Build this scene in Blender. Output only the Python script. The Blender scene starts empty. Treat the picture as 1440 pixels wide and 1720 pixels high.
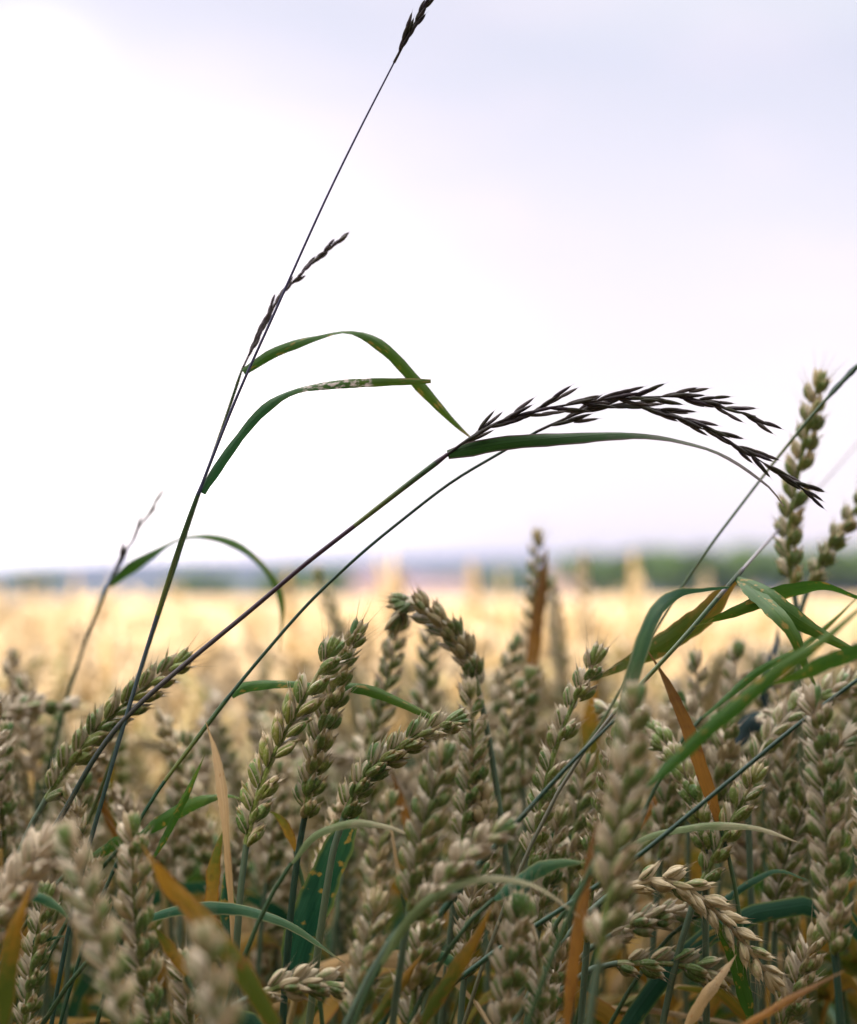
import bpy, math, random
import numpy as np
from mathutils import Vector, noise as mnoise

R = math.radians
rng = np.random.default_rng(7)
random.seed(7)
scn = bpy.context.scene

# ------------------------------------------------------------------ camera
FPX, HORIZON, EYE, FOCUS = 3000.0, 1004.0, 0.80, 0.60
PITCH = math.atan((HORIZON - 860.0) / FPX)
cam_data = bpy.data.cameras.new("camera")
cam = bpy.data.objects.new("camera", cam_data)
scn.collection.objects.link(cam)
cam.location = (0, 0, EYE)
cam.rotation_euler = (R(90) + PITCH, 0, 0)
cam_data.sensor_fit = 'HORIZONTAL'
cam_data.sensor_width = 24.0
cam_data.lens = 50.0
cam_data.clip_start = 0.02
cam_data.clip_end = 20000
cam_data.dof.use_dof = True
cam_data.dof.focus_distance = FOCUS
cam_data.dof.aperture_fstop = 4.8
scn.camera = cam

# ------------------------------------------------------------------ sky and sun
SUN_EL, SUN_AZ = R(33), R(208)          # azimuth from +Y, clockwise: low sun behind the camera, to its left
SUN_DIR = Vector((math.sin(SUN_AZ) * math.cos(SUN_EL), math.cos(SUN_AZ) * math.cos(SUN_EL), math.sin(SUN_EL)))
world = bpy.data.worlds.new("World")
scn.world = world
world.use_nodes = True
wt = world.node_tree
wt.nodes.clear()


def wn(kind, **kw):
    n = wt.nodes.new(kind)
    for k, v in kw.items():
        setattr(n, k, v)
    return n


def wl(a, b):
    wt.links.new(a, b)


sky = wn('ShaderNodeTexSky', sky_type='NISHITA', sun_disc=False, sun_elevation=SUN_EL, sun_rotation=SUN_AZ,
         air_density=1.0, dust_density=2.0, ozone_density=1.5, altitude=200)
bg_sky = wn('ShaderNodeBackground')
bg_sky.inputs['Strength'].default_value = 0.10
wl(sky.outputs[0], bg_sky.inputs['Color'])
tc = wn('ShaderNodeTexCoord')
sep = wn('ShaderNodeSeparateXYZ')
wl(tc.outputs['Generated'], sep.inputs[0])
# thin high veil of cloud: white low and to the left, lavender blue higher and to the right
nz = wn('ShaderNodeTexNoise')
nz.inputs['Scale'].default_value = 3.2
nz.inputs['Detail'].default_value = 3
nz.inputs['Roughness'].default_value = 0.45
mp = wn('ShaderNodeMapping')
mp.inputs['Scale'].default_value = (1.0, 1.0, 2.6)
wl(tc.outputs['Generated'], mp.inputs[0])
wl(mp.outputs[0], nz.inputs['Vector'])
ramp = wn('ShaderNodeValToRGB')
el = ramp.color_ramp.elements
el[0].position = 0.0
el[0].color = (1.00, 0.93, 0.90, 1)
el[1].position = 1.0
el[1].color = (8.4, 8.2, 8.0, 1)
for p, c in ((0.05, (1.03, 0.92, 0.86, 1)), (0.13, (1.02, 0.90, 0.89, 1)), (0.21, (1.0, 0.905, 0.945, 1)), (0.31, (0.89, 0.865, 0.96, 1)), (0.38, (1.1, 1.07, 1.08, 1)), (0.54, (7.4, 7.2, 7.0, 1))):  # overhead stops raised far above the visible veil, added to light plants from above
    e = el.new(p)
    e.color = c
m1 = wn('ShaderNodeMath', operation='MULTIPLY_ADD')     # z + 0.10 * x : the blue comes lower on the right
wl(sep.outputs['X'], m1.inputs[0])
m1.inputs[1].default_value = 0.10
wl(sep.outputs['Z'], m1.inputs[2])
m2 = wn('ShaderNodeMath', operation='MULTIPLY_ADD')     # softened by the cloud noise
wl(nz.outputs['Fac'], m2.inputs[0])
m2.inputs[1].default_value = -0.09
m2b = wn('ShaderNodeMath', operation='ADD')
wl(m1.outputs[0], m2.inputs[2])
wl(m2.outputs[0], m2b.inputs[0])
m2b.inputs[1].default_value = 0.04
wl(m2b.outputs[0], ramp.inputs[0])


def lobe(direction, power, gain):
    d = Vector(direction).normalized()
    dot = wn('ShaderNodeVectorMath', operation='DOT_PRODUCT')
    nrm = wn('ShaderNodeVectorMath', operation='NORMALIZE')
    wl(tc.outputs['Generated'], nrm.inputs[0])
    wl(nrm.outputs[0], dot.inputs[0])
    dot.inputs[1].default_value = d
    mx = wn('ShaderNodeMath', operation='MAXIMUM')
    wl(dot.outputs['Value'], mx.inputs[0])
    mx.inputs[1].default_value = 0
    pw = wn('ShaderNodeMath', operation='POWER')
    wl(mx.outputs[0], pw.inputs[0])
    pw.inputs[1].default_value = power
    g = wn('ShaderNodeMath', operation='MULTIPLY')
    wl(pw.outputs[0], g.inputs[0])
    g.inputs[1].default_value = gain
    return g.outputs[0]


def wadd(a, b):
    m = wn('ShaderNodeMath', operation='ADD')
    wl(a, m.inputs[0])
    if isinstance(b, float):
        m.inputs[1].default_value = b
    else:
        wl(b, m.inputs[1])
    return m.outputs[0]


bright = wadd(wadd(wadd(lobe((-0.22, 1, 0.045), 85, 0.80), wadd(lobe((-0.10, 1, -0.02), 14, 0.035), lobe((0.26, 1, 0.0), 30, 0.08))), lobe((-0.225, 1, 0.298), 2600, 0.20)), 0.256)
veil = wn('ShaderNodeBackground')
nz2 = wn('ShaderNodeTexNoise')                    # faint rosy shreds of cloud
nz2.inputs['Scale'].default_value = 7.0
nz2.inputs['Detail'].default_value = 4
nz2.inputs['Roughness'].default_value = 0.5
wl(mp.outputs[0], nz2.inputs['Vector'])
cr = wn('ShaderNodeMapRange', interpolation_type='SMOOTHSTEP')
wl(nz2.outputs['Fac'], cr.inputs[0])
cr.inputs[1].default_value = 0.46
cr.inputs[2].default_value = 0.72
cr.inputs[4].default_value = 0.5
cm = wn('ShaderNodeMix', data_type='RGBA', blend_type='MULTIPLY')
wl(cr.outputs[0], cm.inputs[0])
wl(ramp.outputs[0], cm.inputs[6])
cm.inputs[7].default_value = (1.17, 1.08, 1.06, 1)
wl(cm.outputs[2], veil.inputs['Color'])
fb = wn('ShaderNodeMath', operation='MULTIPLY_ADD')      # veil strength shaped: dimmer behind and to the right, for less frontal fill
wl(sep.outputs['Y'], fb.inputs[0])
fb.inputs[1].default_value = 0.42
fx = wn('ShaderNodeMath', operation='MULTIPLY_ADD')
wl(sep.outputs['X'], fx.inputs[0])
fx.inputs[1].default_value = -0.20
fx.inputs[2].default_value = 0.60
wl(fx.outputs[0], fb.inputs[2])
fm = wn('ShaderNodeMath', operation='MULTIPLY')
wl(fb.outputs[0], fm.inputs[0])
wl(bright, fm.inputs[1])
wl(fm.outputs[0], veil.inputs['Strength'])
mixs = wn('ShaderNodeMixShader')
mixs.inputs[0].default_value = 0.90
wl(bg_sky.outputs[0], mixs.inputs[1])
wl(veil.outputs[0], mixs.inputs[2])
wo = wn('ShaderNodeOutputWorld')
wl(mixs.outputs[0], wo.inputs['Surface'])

sun_data = bpy.data.lights.new("sun", 'SUN')
sun_data.energy = 3.9
sun_data.angle = R(0.5)
sun_data.color = (1.0, 0.825, 0.63)
sun = bpy.data.objects.new("sun", sun_data)
scn.collection.objects.link(sun)
sun.rotation_euler = (-SUN_DIR).to_track_quat('-Z', 'Y').to_euler()
sun.location = SUN_DIR * 30

scn.view_settings.view_transform = 'Standard'
scn.view_settings.look = 'None'
scn.view_settings.gamma = 1
scn.view_settings.exposure = 1.7
scn.view_settings.use_curve_mapping = False
scn.render.engine = 'CYCLES'
scn.cycles.use_denoising = True
scn.cycles.max_bounces = 6
scn.cycles.diffuse_bounces = 1
scn.cycles.glossy_bounces = 2
scn.cycles.transmission_bounces = 3
scn.cycles.volume_bounces = 1
scn.cycles.sample_clamp_indirect = 4

# ------------------------------------------------------------------ helpers
FW = np.array((0, math.cos(PITCH), math.sin(PITCH)))
UP = np.array((0, -math.sin(PITCH), math.cos(PITCH)))
RT = np.array((1.0, 0, 0))
EYEP = np.array((0, 0, EYE))


def at(px, py, d):
    """the point of the place seen at a pixel of the photograph, d metres ahead"""
    return EYEP + d * (FW + (px - 720) / FPX * RT - (py - 860) / FPX * UP)


def unit(v):
    v = np.asarray(v, float)
    return v / (np.linalg.norm(v, axis=-1, keepdims=True) + 1e-12)


def smooth_curve(pts, n):
    """Catmull-Rom through the rows of pts, n rows evenly spread along the length of the first three columns"""
    P = np.asarray(pts, float)
    if len(P) == 2:
        P = np.array([P[0], (P[0] + P[1]) / 2, P[1]])
    Q = np.vstack([2 * P[0] - P[1], P, 2 * P[-1] - P[-2]])
    out = []
    for i in range(1, len(Q) - 2):
        t = np.linspace(0, 1, 16, endpoint=False)[:, None]
        a, b, c, d = Q[i - 1], Q[i], Q[i + 1], Q[i + 2]
        out.append(0.5 * ((2 * b) + (-a + c) * t + (2 * a - 5 * b + 4 * c - d) * t ** 2 + (-a + 3 * b - 3 * c + d) * t ** 3))
    D = np.vstack(out + [P[-1:]])
    L = np.concatenate([[0], np.cumsum(np.linalg.norm(np.diff(D[:, :3], axis=0), axis=1))])
    u = np.linspace(0, L[-1], n)
    return np.stack([np.interp(u, L, D[:, k]) for k in range(D.shape[1])], 1)


def bezier(a, b, c, d, n):
    t = np.linspace(0, 1, n)[:, None]
    return a * (1 - t) ** 3 + 3 * b * t * (1 - t) ** 2 + 3 * c * t * t * (1 - t) + d * t ** 3


def tangents(C):
    return unit(np.gradient(C, axis=0))


def curve_len(C):
    return float(np.linalg.norm(np.diff(C, axis=0), axis=1).sum())


def make_mesh(name, V, F, col=None, smooth=True):
    V = np.asarray(V, np.float32)
    F = np.asarray(F, np.int32)
    k = F.shape[1]
    me = bpy.data.meshes.new(name)
    me.vertices.add(len(V))
    me.vertices.foreach_set('co', V.ravel())
    me.loops.add(F.size)
    me.loops.foreach_set('vertex_index', F.ravel())
    me.polygons.add(len(F))
    me.polygons.foreach_set('loop_start', np.arange(0, F.size, k, dtype=np.int32))
    me.polygons.foreach_set('loop_total', np.full(len(F), k, np.int32))
    me.polygons.foreach_set('use_smooth', np.full(len(F), smooth, bool))
    me.update(calc_edges=True)
    if col is not None:
        c = np.ones((len(V), 4), np.float32)
        c[:, :3] = col
        at_ = me.color_attributes.new('trait', 'FLOAT_COLOR', 'POINT')
        at_.data.foreach_set('color', c.ravel())
    me.validate()
    return me


def obj(name, me, mat, parent=None, tone=None):
    o = bpy.data.objects.new(name, me)
    scn.collection.objects.link(o)
    if mat and not me.materials:
        me.materials.append(mat)
    if parent is not None:
        o.parent = parent
    if tone is not None:
        o.color = (*tone, 1)
    return o


def tag(o, label=None, cat=None, group=None, kind=None):
    if label: o['label'] = label
    if cat: o['category'] = cat
    if group: o['group'] = group
    if kind: o['kind'] = kind
    return o


def empty(name, loc=(0, 0, 0), rz=0):
    o = bpy.data.objects.new(name, None)
    o.empty_display_size = 0.02
    scn.collection.objects.link(o)
    o.location = loc
    o.rotation_euler = (0, 0, rz)
    return o


class Parts:
    """gathers quads"""
    def __init__(self):
        self.V, self.F, self.C, self.n = [], [], [], 0

    def add(self, V, F, C):
        self.V.append(V)
        self.F.append(np.asarray(F) + self.n)
        self.C.append(C)
        self.n += len(V)

    def get(self):
        return np.vstack(self.V), np.vstack(self.F), np.vstack(self.C)

    def mesh(self, name, origin=(0, 0, 0), smooth=True):
        V, F, C = self.get()
        return make_mesh(name, V - np.asarray(origin), F, C, smooth)


def ring_faces(nr, ns):
    i = np.arange(nr - 1)[:, None] * ns
    j = np.arange(ns)[None, :]
    k = (j + 1) % ns
    return np.stack([i + j, i + k, i + ns + k, i + ns + j], -1).reshape(-1, 4)


def tube(C, radii, ns=7, rnd=0.5):
    """a round stalk along C with its radius at each point"""
    n = len(C)
    T = tangents(C)
    ref = np.array((0.3, 1.0, 0.2)) if abs(T[0][1]) < 0.8 else np.array((1.0, 0.1, 0.1))
    A = unit(np.cross(T, ref))
    B = np.cross(T, A)
    a = np.arange(ns) * 2 * math.pi / ns
    r = np.interp(np.linspace(0, 1, n), np.linspace(0, 1, len(radii)), radii)
    V = C[:, None, :] + r[:, None, None] * (np.cos(a)[None, :, None] * A[:, None, :] + np.sin(a)[None, :, None] * B[:, None, :])
    col = np.zeros((n, ns, 3))
    col[..., 0] = np.linspace(0, 1, n)[:, None]
    col[..., 1] = np.linspace(0, 1, ns)[None, :]
    col[..., 2] = rnd
    return V.reshape(-1, 3), ring_faces(n, ns), col.reshape(-1, 3)


def ribbon(C, width, twist, fold=0.22, nc=5, rnd=0.5, view=None):
    """a leaf blade along C; twist 0 lies square to the eye, 90 degrees edge on"""
    n = len(C)
    T = tangents(C)
    eye = unit(C - EYEP) if view is None else np.repeat(np.asarray(view, float)[None], n, 0)
    A = unit(np.cross(T, eye))
    B = unit(np.cross(A, T))
    ct, st = np.cos(twist)[:, None], np.sin(twist)[:, None]
    W = A * ct + B * st
    N = np.cross(W, T)
    c = np.linspace(-1, 1, nc)
    V = C[:, None, :] + 0.5 * width[:, None, None] * (c[None, :, None] * W[:, None, :] + fold * 2 * (np.abs(c) ** 1.4)[None, :, None] * N[:, None, :])
    col = np.zeros((n, nc, 3))
    col[..., 0] = np.linspace(0, 1, n)[:, None]
    col[..., 1] = (c * 0.5 + 0.5)[None, :]
    col[..., 2] = rnd
    i = np.arange(n - 1)[:, None] * nc
    j = np.arange(nc - 1)[None, :]
    F = np.stack([i + j, i + j + 1, i + nc + j + 1, i + nc + j], -1).reshape(-1, 4)
    return V.reshape(-1, 3), F, col.reshape(-1, 3)


def bract(nr, ns, awn=True):
    """unit husk scale: z along its length, x its width, y outward"""
    s = np.linspace(0.0, 1.0, nr) ** 0.9
    r = (s + 0.04) ** 0.5 * (1.02 - s) ** 0.74
    r = r / r.max()
    r[-1] = 0.07
    z = s.copy()
    if awn:
        z = np.append(z, 1.35)
        r = np.append(r, 0.012)
        s = np.append(s, 1.0)
    a = np.arange(ns) * 2 * math.pi / ns + math.pi / 2
    keel = 1 + 0.28 * np.maximum(0, np.sin(a)) ** 4
    x = r[:, None] * np.cos(a)[None]
    y = r[:, None] * np.sin(a)[None] * keel[None] + (0.22 * np.sin(math.pi * np.minimum(s, 1)))[:, None]
    V = np.stack([x, y, np.repeat(z[:, None], ns, 1)], -1)
    col = np.zeros(V.shape)
    col[..., 0] = s[:, None]
    col[..., 1] = (0.5 - 0.5 * np.sin(a))[None]
    return V, ring_faces(len(s), ns), col, (len(s) if awn else None)


BR_HI, BR_LO = bract(7, 8), bract(5, 5)


def add_bract(parts, tpl, p, d, out, L, w, th, awn, rnd):
    V, F, col, na = tpl
    d = unit(d)
    x = unit(np.cross(out, d))
    y = np.cross(d, x)
    V = V.copy()
    V[-1, :, 2] = 1 + awn / L
    W = p + V[..., 0:1] * x * w * 0.5 + V[..., 1:2] * y * th * 0.5 + V[..., 2:3] * d * L
    c = col.copy()
    c[..., 2] = rnd
    parts.add(W.reshape(-1, 3), F, c.reshape(-1, 3))


def spikelet(parts, tpl, p, t, out, v, k, awn, r, few=False):
    """one wheat spikelet: two husks and the plump grains between them"""
    g = 0.0001 * k
    j = lambda a: r.normal(0, a)
    sh = r.random()
    if few:
        specs = ((1, 8, 0, .40, .34, 80, 38, 32, 1), (-1, 8, 0, .40, -.34, 80, 38, 32, 1), (0, 0, 26, .62, 0, 80, 36, 32, 1))
    else:
        specs = ((1, 13, -2, .40, .52, 74, 29, 15, 1.5), (-1, 13, -2, .40, -.52, 74, 29, 15, 1.5),
                 (1, 9, 10, .56, .26, 70, 35, 31, 1), (-1, 9, 10, .56, -.26, 70, 35, 31, 1), (0, 0, 26, .66, 0, 68, 33, 30, 1),
                 (1, 7, 26, .74, .34, 78, 21, 8, 1.6), (-1, 7, 26, .74, -.34, 78, 21, 8, 1.6))
    for sv, ov, ot, oo, dv, L, w, th, aw in specs:
        d = t + (oo + j(.11)) * out + (dv + j(.11)) * v
        o = unit(out * .8 + v * sv * .7)
        add_bract(parts, tpl, p + v * sv * ov * g + t * ot * g + out * 2 * g, d, o, L * g * (1 + j(.06)), w * g * (1 + j(.08)), th * g,
                  awn * aw * (0.4 + r.random()), np.clip(sh * .55 + r.random() * .45 - (.45 if th < 10 else .08 if th < 20 else 0), 0, 1))


def ear_spikelets(C, roll, r, view, tpl, size=1.0, step=0.0039, awn=0.0026, few=False, width=1.0):
    """the spikelets of an ear along C, each as (origin, Parts); two ranks, alternate"""
    L = curve_len(C)
    n = max(6, int(round(L / (step * size))))
    D = smooth_curve(C, n + 1)
    T = tangents(D)
    res = []
    width = width * r.normal(1, .06)
    for i in range(n):
        s = i / n
        t = T[i]
        if r.random() < .035:
            continue
        eye = unit(D[i] - EYEP) if view is None else view
        a = unit(np.cross(t, eye))
        b = np.cross(a, t)
        ro = roll + 0.25 * math.sin(i * 0.5)
        u = a * math.cos(ro) + b * math.sin(ro)
        v = np.cross(t, u)
        side = 1 if i % 2 else -1
        k = size * width * 0.99 * (0.72 + 0.33 * math.sin(math.pi * min(1, s * 0.9 + 0.12)) ** 0.7) * r.normal(1, .04)
        P = Parts()
        aw = awn * (1 + 3.5 * max(0, s - 0.75) * 4 * r.random())
        spikelet(P, tpl, D[i] + side * u * 0.0007 * size, t, unit(side * u), v, k, aw, r, few)
        res.append((D[i], P))
    P = Parts()
    t, eye = T[-1], unit(D[-1] - EYEP) if view is None else view
    v = unit(np.cross(t, eye))
    for q in (-1, 0, 1):
        add_bract(P, tpl, D[-1] - t * 0.002, t + v * q * .28, np.cross(t, v), 0.0085 * size, 0.0030 * size, 0.0028 * size, awn * 3, r.random())
    res.append((D[-1], P))
    return res, D


# ------------------------------------------------------------------ materials
def material(name):
    m = bpy.data.materials.new(name)
    m.use_nodes = True
    nt = m.node_tree
    nt.nodes.clear()

    def node(kind, ins=None, **kw):
        n = nt.nodes.new(kind)
        for k, v in kw.items():
            setattr(n, k, v)
        for k, v in (ins or {}).items():
            if hasattr(v, 'is_output'):
                nt.links.new(v, n.inputs[k])
            else:
                n.inputs[k].default_value = v
        return n

    def math_(op, a, b=0.0, c=0.0, clamp=False):
        n = node('ShaderNodeMath', {0: a, 1: b, 2: c}, operation=op)
        n.use_clamp = clamp
        return n.outputs[0]

    def mix(f, a, b):
        n = nt.nodes.new('ShaderNodeMix')
        n.data_type = 'RGBA'
        n.clamp_factor = True
        for i, v in ((0, f), (6, a), (7, b)):
            if hasattr(v, 'is_output'):
                nt.links.new(v, n.inputs[i])
            elif i == 0:
                n.inputs[0].default_value = v
            else:
                n.inputs[i].default_value = (*v, 1)
        return n.outputs[2]

    def ramp_(x, lo, hi):
        if lo > hi:
            return math_('SUBTRACT', 1.0, ramp_(x, hi, lo))
        n = node('ShaderNodeMapRange', {0: x, 1: lo, 2: hi, 3: 0.0, 4: 1.0})
        n.interpolation_type = 'SMOOTHSTEP'
        return n.outputs[0]

    def finish(color, rough=0.6, spec=0.25, trans=0.0, bump=None, bstr=0.2, bdist=0.001):
        p = node('ShaderNodeBsdfPrincipled', {'Base Color': color, 'Roughness': rough, 'Specular IOR Level': spec})
        if bump is not None:
            b = node('ShaderNodeBump', {'Height': bump, 'Strength': bstr, 'Distance': bdist})
            nt.links.new(b.outputs[0], p.inputs['Normal'])
        sh = p.outputs[0]
        if trans > 0:
            t = node('ShaderNodeBsdfTranslucent', {'Color': color})
            x = node('ShaderNodeMixShader', {0: trans, 1: sh, 2: t.outputs[0]})
            sh = x.outputs[0]
        o = node('ShaderNodeOutputMaterial')
        nt.links.new(sh, o.inputs['Surface'])
        return m

    def trait():
        a = node('ShaderNodeVertexColor', layer_name='trait')
        s = node('ShaderNodeSeparateColor', {0: a.outputs['Color']})
        return s.outputs[0], s.outputs[1], s.outputs[2]

    def tone():
        i = node('ShaderNodeObjectInfo')
        s = node('ShaderNodeSeparateColor', {0: i.outputs['Color']})
        return s.outputs[0], s.outputs[1], s.outputs[2], i.outputs['Random']

    def noise_(scale, detail=2.0, vec=None, rough=0.5):
        n = node('ShaderNodeTexNoise', {'Scale': scale, 'Detail': detail, 'Roughness': rough})
        if vec is not None:
            nt.links.new(vec, n.inputs['Vector'])
        return n.outputs['Fac']

    def vec(x, y, z):
        return node('ShaderNodeCombineXYZ', {0: x, 1: y, 2: z}).outputs[0]

    def pos():
        return node('ShaderNodeTexCoord').outputs['Object']

    def world_pos():
        return node('ShaderNodeNewGeometry').outputs['Position']
    return dict(m=m, node=node, math=math_, mix=mix, ramp=ramp_, finish=finish, trait=trait, tone=tone, noise=noise_, vec=vec, pos=pos, wpos=world_pos)


def ear_material():
    k = material('wheat_husk')
    s, mar, rnd = k['trait']()
    green, lum, pink, orand = k['tone']()
    n1 = k['noise'](260, 2, k['pos']())
    n2 = k['noise'](900, 1, k['pos']())
    straw = k['mix'](n1, (0.68, 0.54, 0.27), (0.40, 0.30, 0.12))
    straw = k['mix'](k['math']('MULTIPLY', pink, 0.95), straw, k['mix'](n1, (0.66, 0.55, 0.45), (0.46, 0.36, 0.29)))
    grn = k['mix'](rnd, (0.24, 0.26, 0.055), (0.085, 0.19, 0.05))
    g = k['math']('ADD', k['math']('MULTIPLY', green, 1.4), k['math']('MULTIPLY', k['math']('SUBTRACT', rnd, 0.5), 0.9))
    g = k['math']('ADD', g, k['math']('MULTIPLY', k['math']('SUBTRACT', n1, 0.5), 0.8))
    body = k['math']('MULTIPLY', k['ramp'](s, 1.0, 0.60), k['ramp'](mar, 1.0, 0.45))
    g = k['math']('MULTIPLY', g, k['math']('MULTIPLY_ADD', body, 0.85, 0.15), clamp=True)
    c = k['mix'](k['ramp'](g, 0.12, 0.48), straw, grn)
    c = k['mix'](k['math']('MULTIPLY', k['ramp'](mar, 0.42, 0.75), 0.7), c, (0.74, 0.63, 0.48))
    tip = k['math']('MULTIPLY', k['ramp'](s, 0.9, 1.0), 0.5)
    c = k['mix'](tip, c, (0.24, 0.16, 0.10))
    streak = k['math']('MULTIPLY', k['ramp'](n2, 0.5, 0.75), 0.35)
    c = k['mix'](streak, c, (0.60, 0.52, 0.40))
    hs = k['node']('ShaderNodeHueSaturation', {'Saturation': 1.0, 'Value': k['math']('MULTIPLY_ADD', lum, 1.0, 0.50), 'Color': c})
    veins = k['math']('SINE', k['math']('MULTIPLY', mar, 44.0))
    return k['finish'](hs.outputs[0], 0.40, 0.45, 0.18, veins, 0.35, 0.0003)


def leaf_material(name, a, b, lo=0.3, hi=0.9, edge=None, spot=None, trans=0.32, rough=0.52, pale=None):
    k = material(name)
    s, c, rnd = k['trait']()
    along = k['vec'](k['math']('MULTIPLY', c, 30), k['math']('MULTIPLY', s, 2.2), rnd)
    st = k['noise'](1.0, 3, along, 0.65)
    blot = k['noise'](1.0, 3, k['vec'](k['math']('MULTIPLY', c, 2.5), k['math']('MULTIPLY', s, 14), k['math']('MULTIPLY', rnd, 40)))
    f = k['math']('ADD', s, k['math']('MULTIPLY', k['math']('SUBTRACT', blot, 0.5), 0.7))
    f = k['math']('ADD', f, k['math']('MULTIPLY', k['math']('SUBTRACT', st, 0.5), 0.35))
    col = k['mix'](k['ramp'](f, lo, hi), a, b)
    if edge:
        e = k['math']('ABSOLUTE', k['math']('MULTIPLY_ADD', c, 2.0, -1.0))
        col = k['mix'](k['math']('MULTIPLY', k['ramp'](e, 0.72, 1.0), 0.75), col, edge)
    if spot:
        col = k['mix'](k['math']('MULTIPLY', k['ramp'](blot, 0.60, 0.68), 0.85), col, spot)
    col = k['mix'](k['math']('MULTIPLY', k['ramp'](f, 0.93, 1.08), 0.8), col, (0.26, 0.17, 0.07))
    if pale:                                    # papery bitten patches over part of the blade
        zone = k['math']('MULTIPLY', k['ramp'](s, pale[0], pale[0] + 0.03), k['ramp'](s, pale[1], pale[1] - 0.03))
        bite = k['noise'](1.0, 2, k['vec'](k['math']('MULTIPLY', c, 2.6), k['math']('MULTIPLY', s, 38), 3.0))
        col = k['mix'](k['math']('MULTIPLY', zone, k['ramp'](bite, 0.44, 0.66)), col, (0.62, 0.52, 0.50))
    hs = k['node']('ShaderNodeHueSaturation', {'Value': k['math']('MULTIPLY_ADD', st, 1.1, 0.45), 'Color': col})
    mid = k['ramp'](k['math']('ABSOLUTE', k['math']('SUBTRACT', c, 0.5)), 0.0, 0.05)
    return k['finish'](hs.outputs[0], rough, 0.2, trans, k['math']('ADD', st, mid), 0.3, 0.0005)


def stem_material(name, a, b, joint=None):
    k = material(name)
    s, c, rnd = k['trait']()
    st = k['noise'](1.0, 2, k['vec'](k['math']('MULTIPLY', c, 9), k['math']('MULTIPLY', s, 5), rnd))
    f = k['math']('ADD', s, k['math']('MULTIPLY', k['math']('SUBTRACT', st, 0.5), 0.5))
    col = k['mix'](k['ramp'](f, 0.2, 0.9), a, b)
    return k['finish'](col, 0.4, 0.4, 0.08)


M = {}
M['ear'] = ear_material()
M['green'] = leaf_material('leaf_green', (0.036, 0.100, 0.012), (0.060, 0.115, 0.010), spot=(0.25, 0.17, 0.03))
M['teal'] = leaf_material('leaf_teal', (0.022, 0.085, 0.038), (0.06, 0.12, 0.045), edge=(0.28, 0.27, 0.13))
M['deep'] = leaf_material('leaf_deep_green', (0.012, 0.065, 0.032), (0.02, 0.075, 0.03), edge=(0.16, 0.20, 0.05), spot=(0.30, 0.20, 0.04))
M['blue'] = leaf_material('leaf_blue_green', (0.025, 0.05, 0.055), (0.05, 0.08, 0.10), trans=0.1)
M['turning'] = leaf_material('leaf_turning', (0.075, 0.10, 0.012), (0.30, 0.155, 0.018), 0.25, 0.8, edge=(0.24, 0.10, 0.02), spot=(0.16, 0.08, 0.02))
M['turned'] = leaf_material('leaf_turned', (0.27, 0.15, 0.02), (0.08, 0.105, 0.014), 0.2, 0.85, edge=(0.24, 0.09, 0.02), spot=(0.14, 0.08, 0.02))
M['rust'] = leaf_material('leaf_rust', (0.25, 0.115, 0.022), (0.13, 0.065, 0.022), 0.2, 0.9, spot=(0.14, 0.05, 0.02))
M['straw'] = leaf_material('leaf_straw', (0.36, 0.24, 0.11), (0.46, 0.33, 0.19), 0.2, 0.9, spot=(0.3, 0.16, 0.06))
M['pale'] = leaf_material('leaf_pale', (0.12, 0.16, 0.06), (0.36, 0.30, 0.19), 0.3, 1.0)
M['bitten'] = leaf_material('leaf_bitten', (0.025, 0.09, 0.03), (0.06, 0.115, 0.014), pale=(0.52, 0.80), trans=0.25)
M['purple'] = leaf_material('leaf_purple_edge', (0.020, 0.062, 0.012), (0.10, 0.085, 0.08), 0.4, 0.9, edge=(0.13, 0.06, 0.09), trans=0.2)
M['stem_green'] = stem_material('stem_green', (0.10, 0.13, 0.035), (0.04, 0.085, 0.035))
M['stem_wax'] = stem_material('stem_waxy', (0.14, 0.15, 0.045), (0.085, 0.13, 0.085))
M['stem_dark'] = stem_material('stem_dark_green', (0.02, 0.07, 0.035), (0.018, 0.05, 0.035))
M['stem_purple'] = stem_material('stem_purple', (0.018, 0.06, 0.035), (0.05, 0.022, 0.045))
M['stem_violet'] = stem_material('stem_violet', (0.02, 0.065, 0.04), (0.075, 0.07, 0.16))
M['stem_lilac'] = stem_material('stem_lilac', (0.10, 0.10, 0.05), (0.20, 0.16, 0.22))
M['olive'] = leaf_material('leaf_olive', (0.19, 0.11, 0.02), (0.055, 0.085, 0.010), 0.0, 0.45, edge=(0.20, 0.13, 0.03), spot=(0.16, 0.10, 0.02))
M['stem_straw'] = stem_material('stem_straw', (0.36, 0.25, 0.10), (0.42, 0.32, 0.15))


def panicle_material(name, a, b, edge):
    k = material(name)
    s, mar, rnd = k['trait']()
    n1 = k['noise'](500, 2, k['pos']())
    c = k['mix'](rnd, a, b)
    c = k['mix'](k['math']('MULTIPLY', k['ramp'](mar, 0.4, 1.0), 0.55), c, edge)
    c = k['mix'](k['math']('MULTIPLY', n1, 0.3), c, (0.03, 0.018, 0.025))
    return k['finish'](c, 0.5, 0.3, 0.42)


M['panicle'] = panicle_material('grass_husk', (0.060, 0.040, 0.060), (0.060, 0.062, 0.034), (0.26, 0.21, 0.21))
M['panicle_grey'] = panicle_material('grey_grass_husk', (0.17, 0.13, 0.17), (0.16, 0.15, 0.13), (0.30, 0.26, 0.27))


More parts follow.
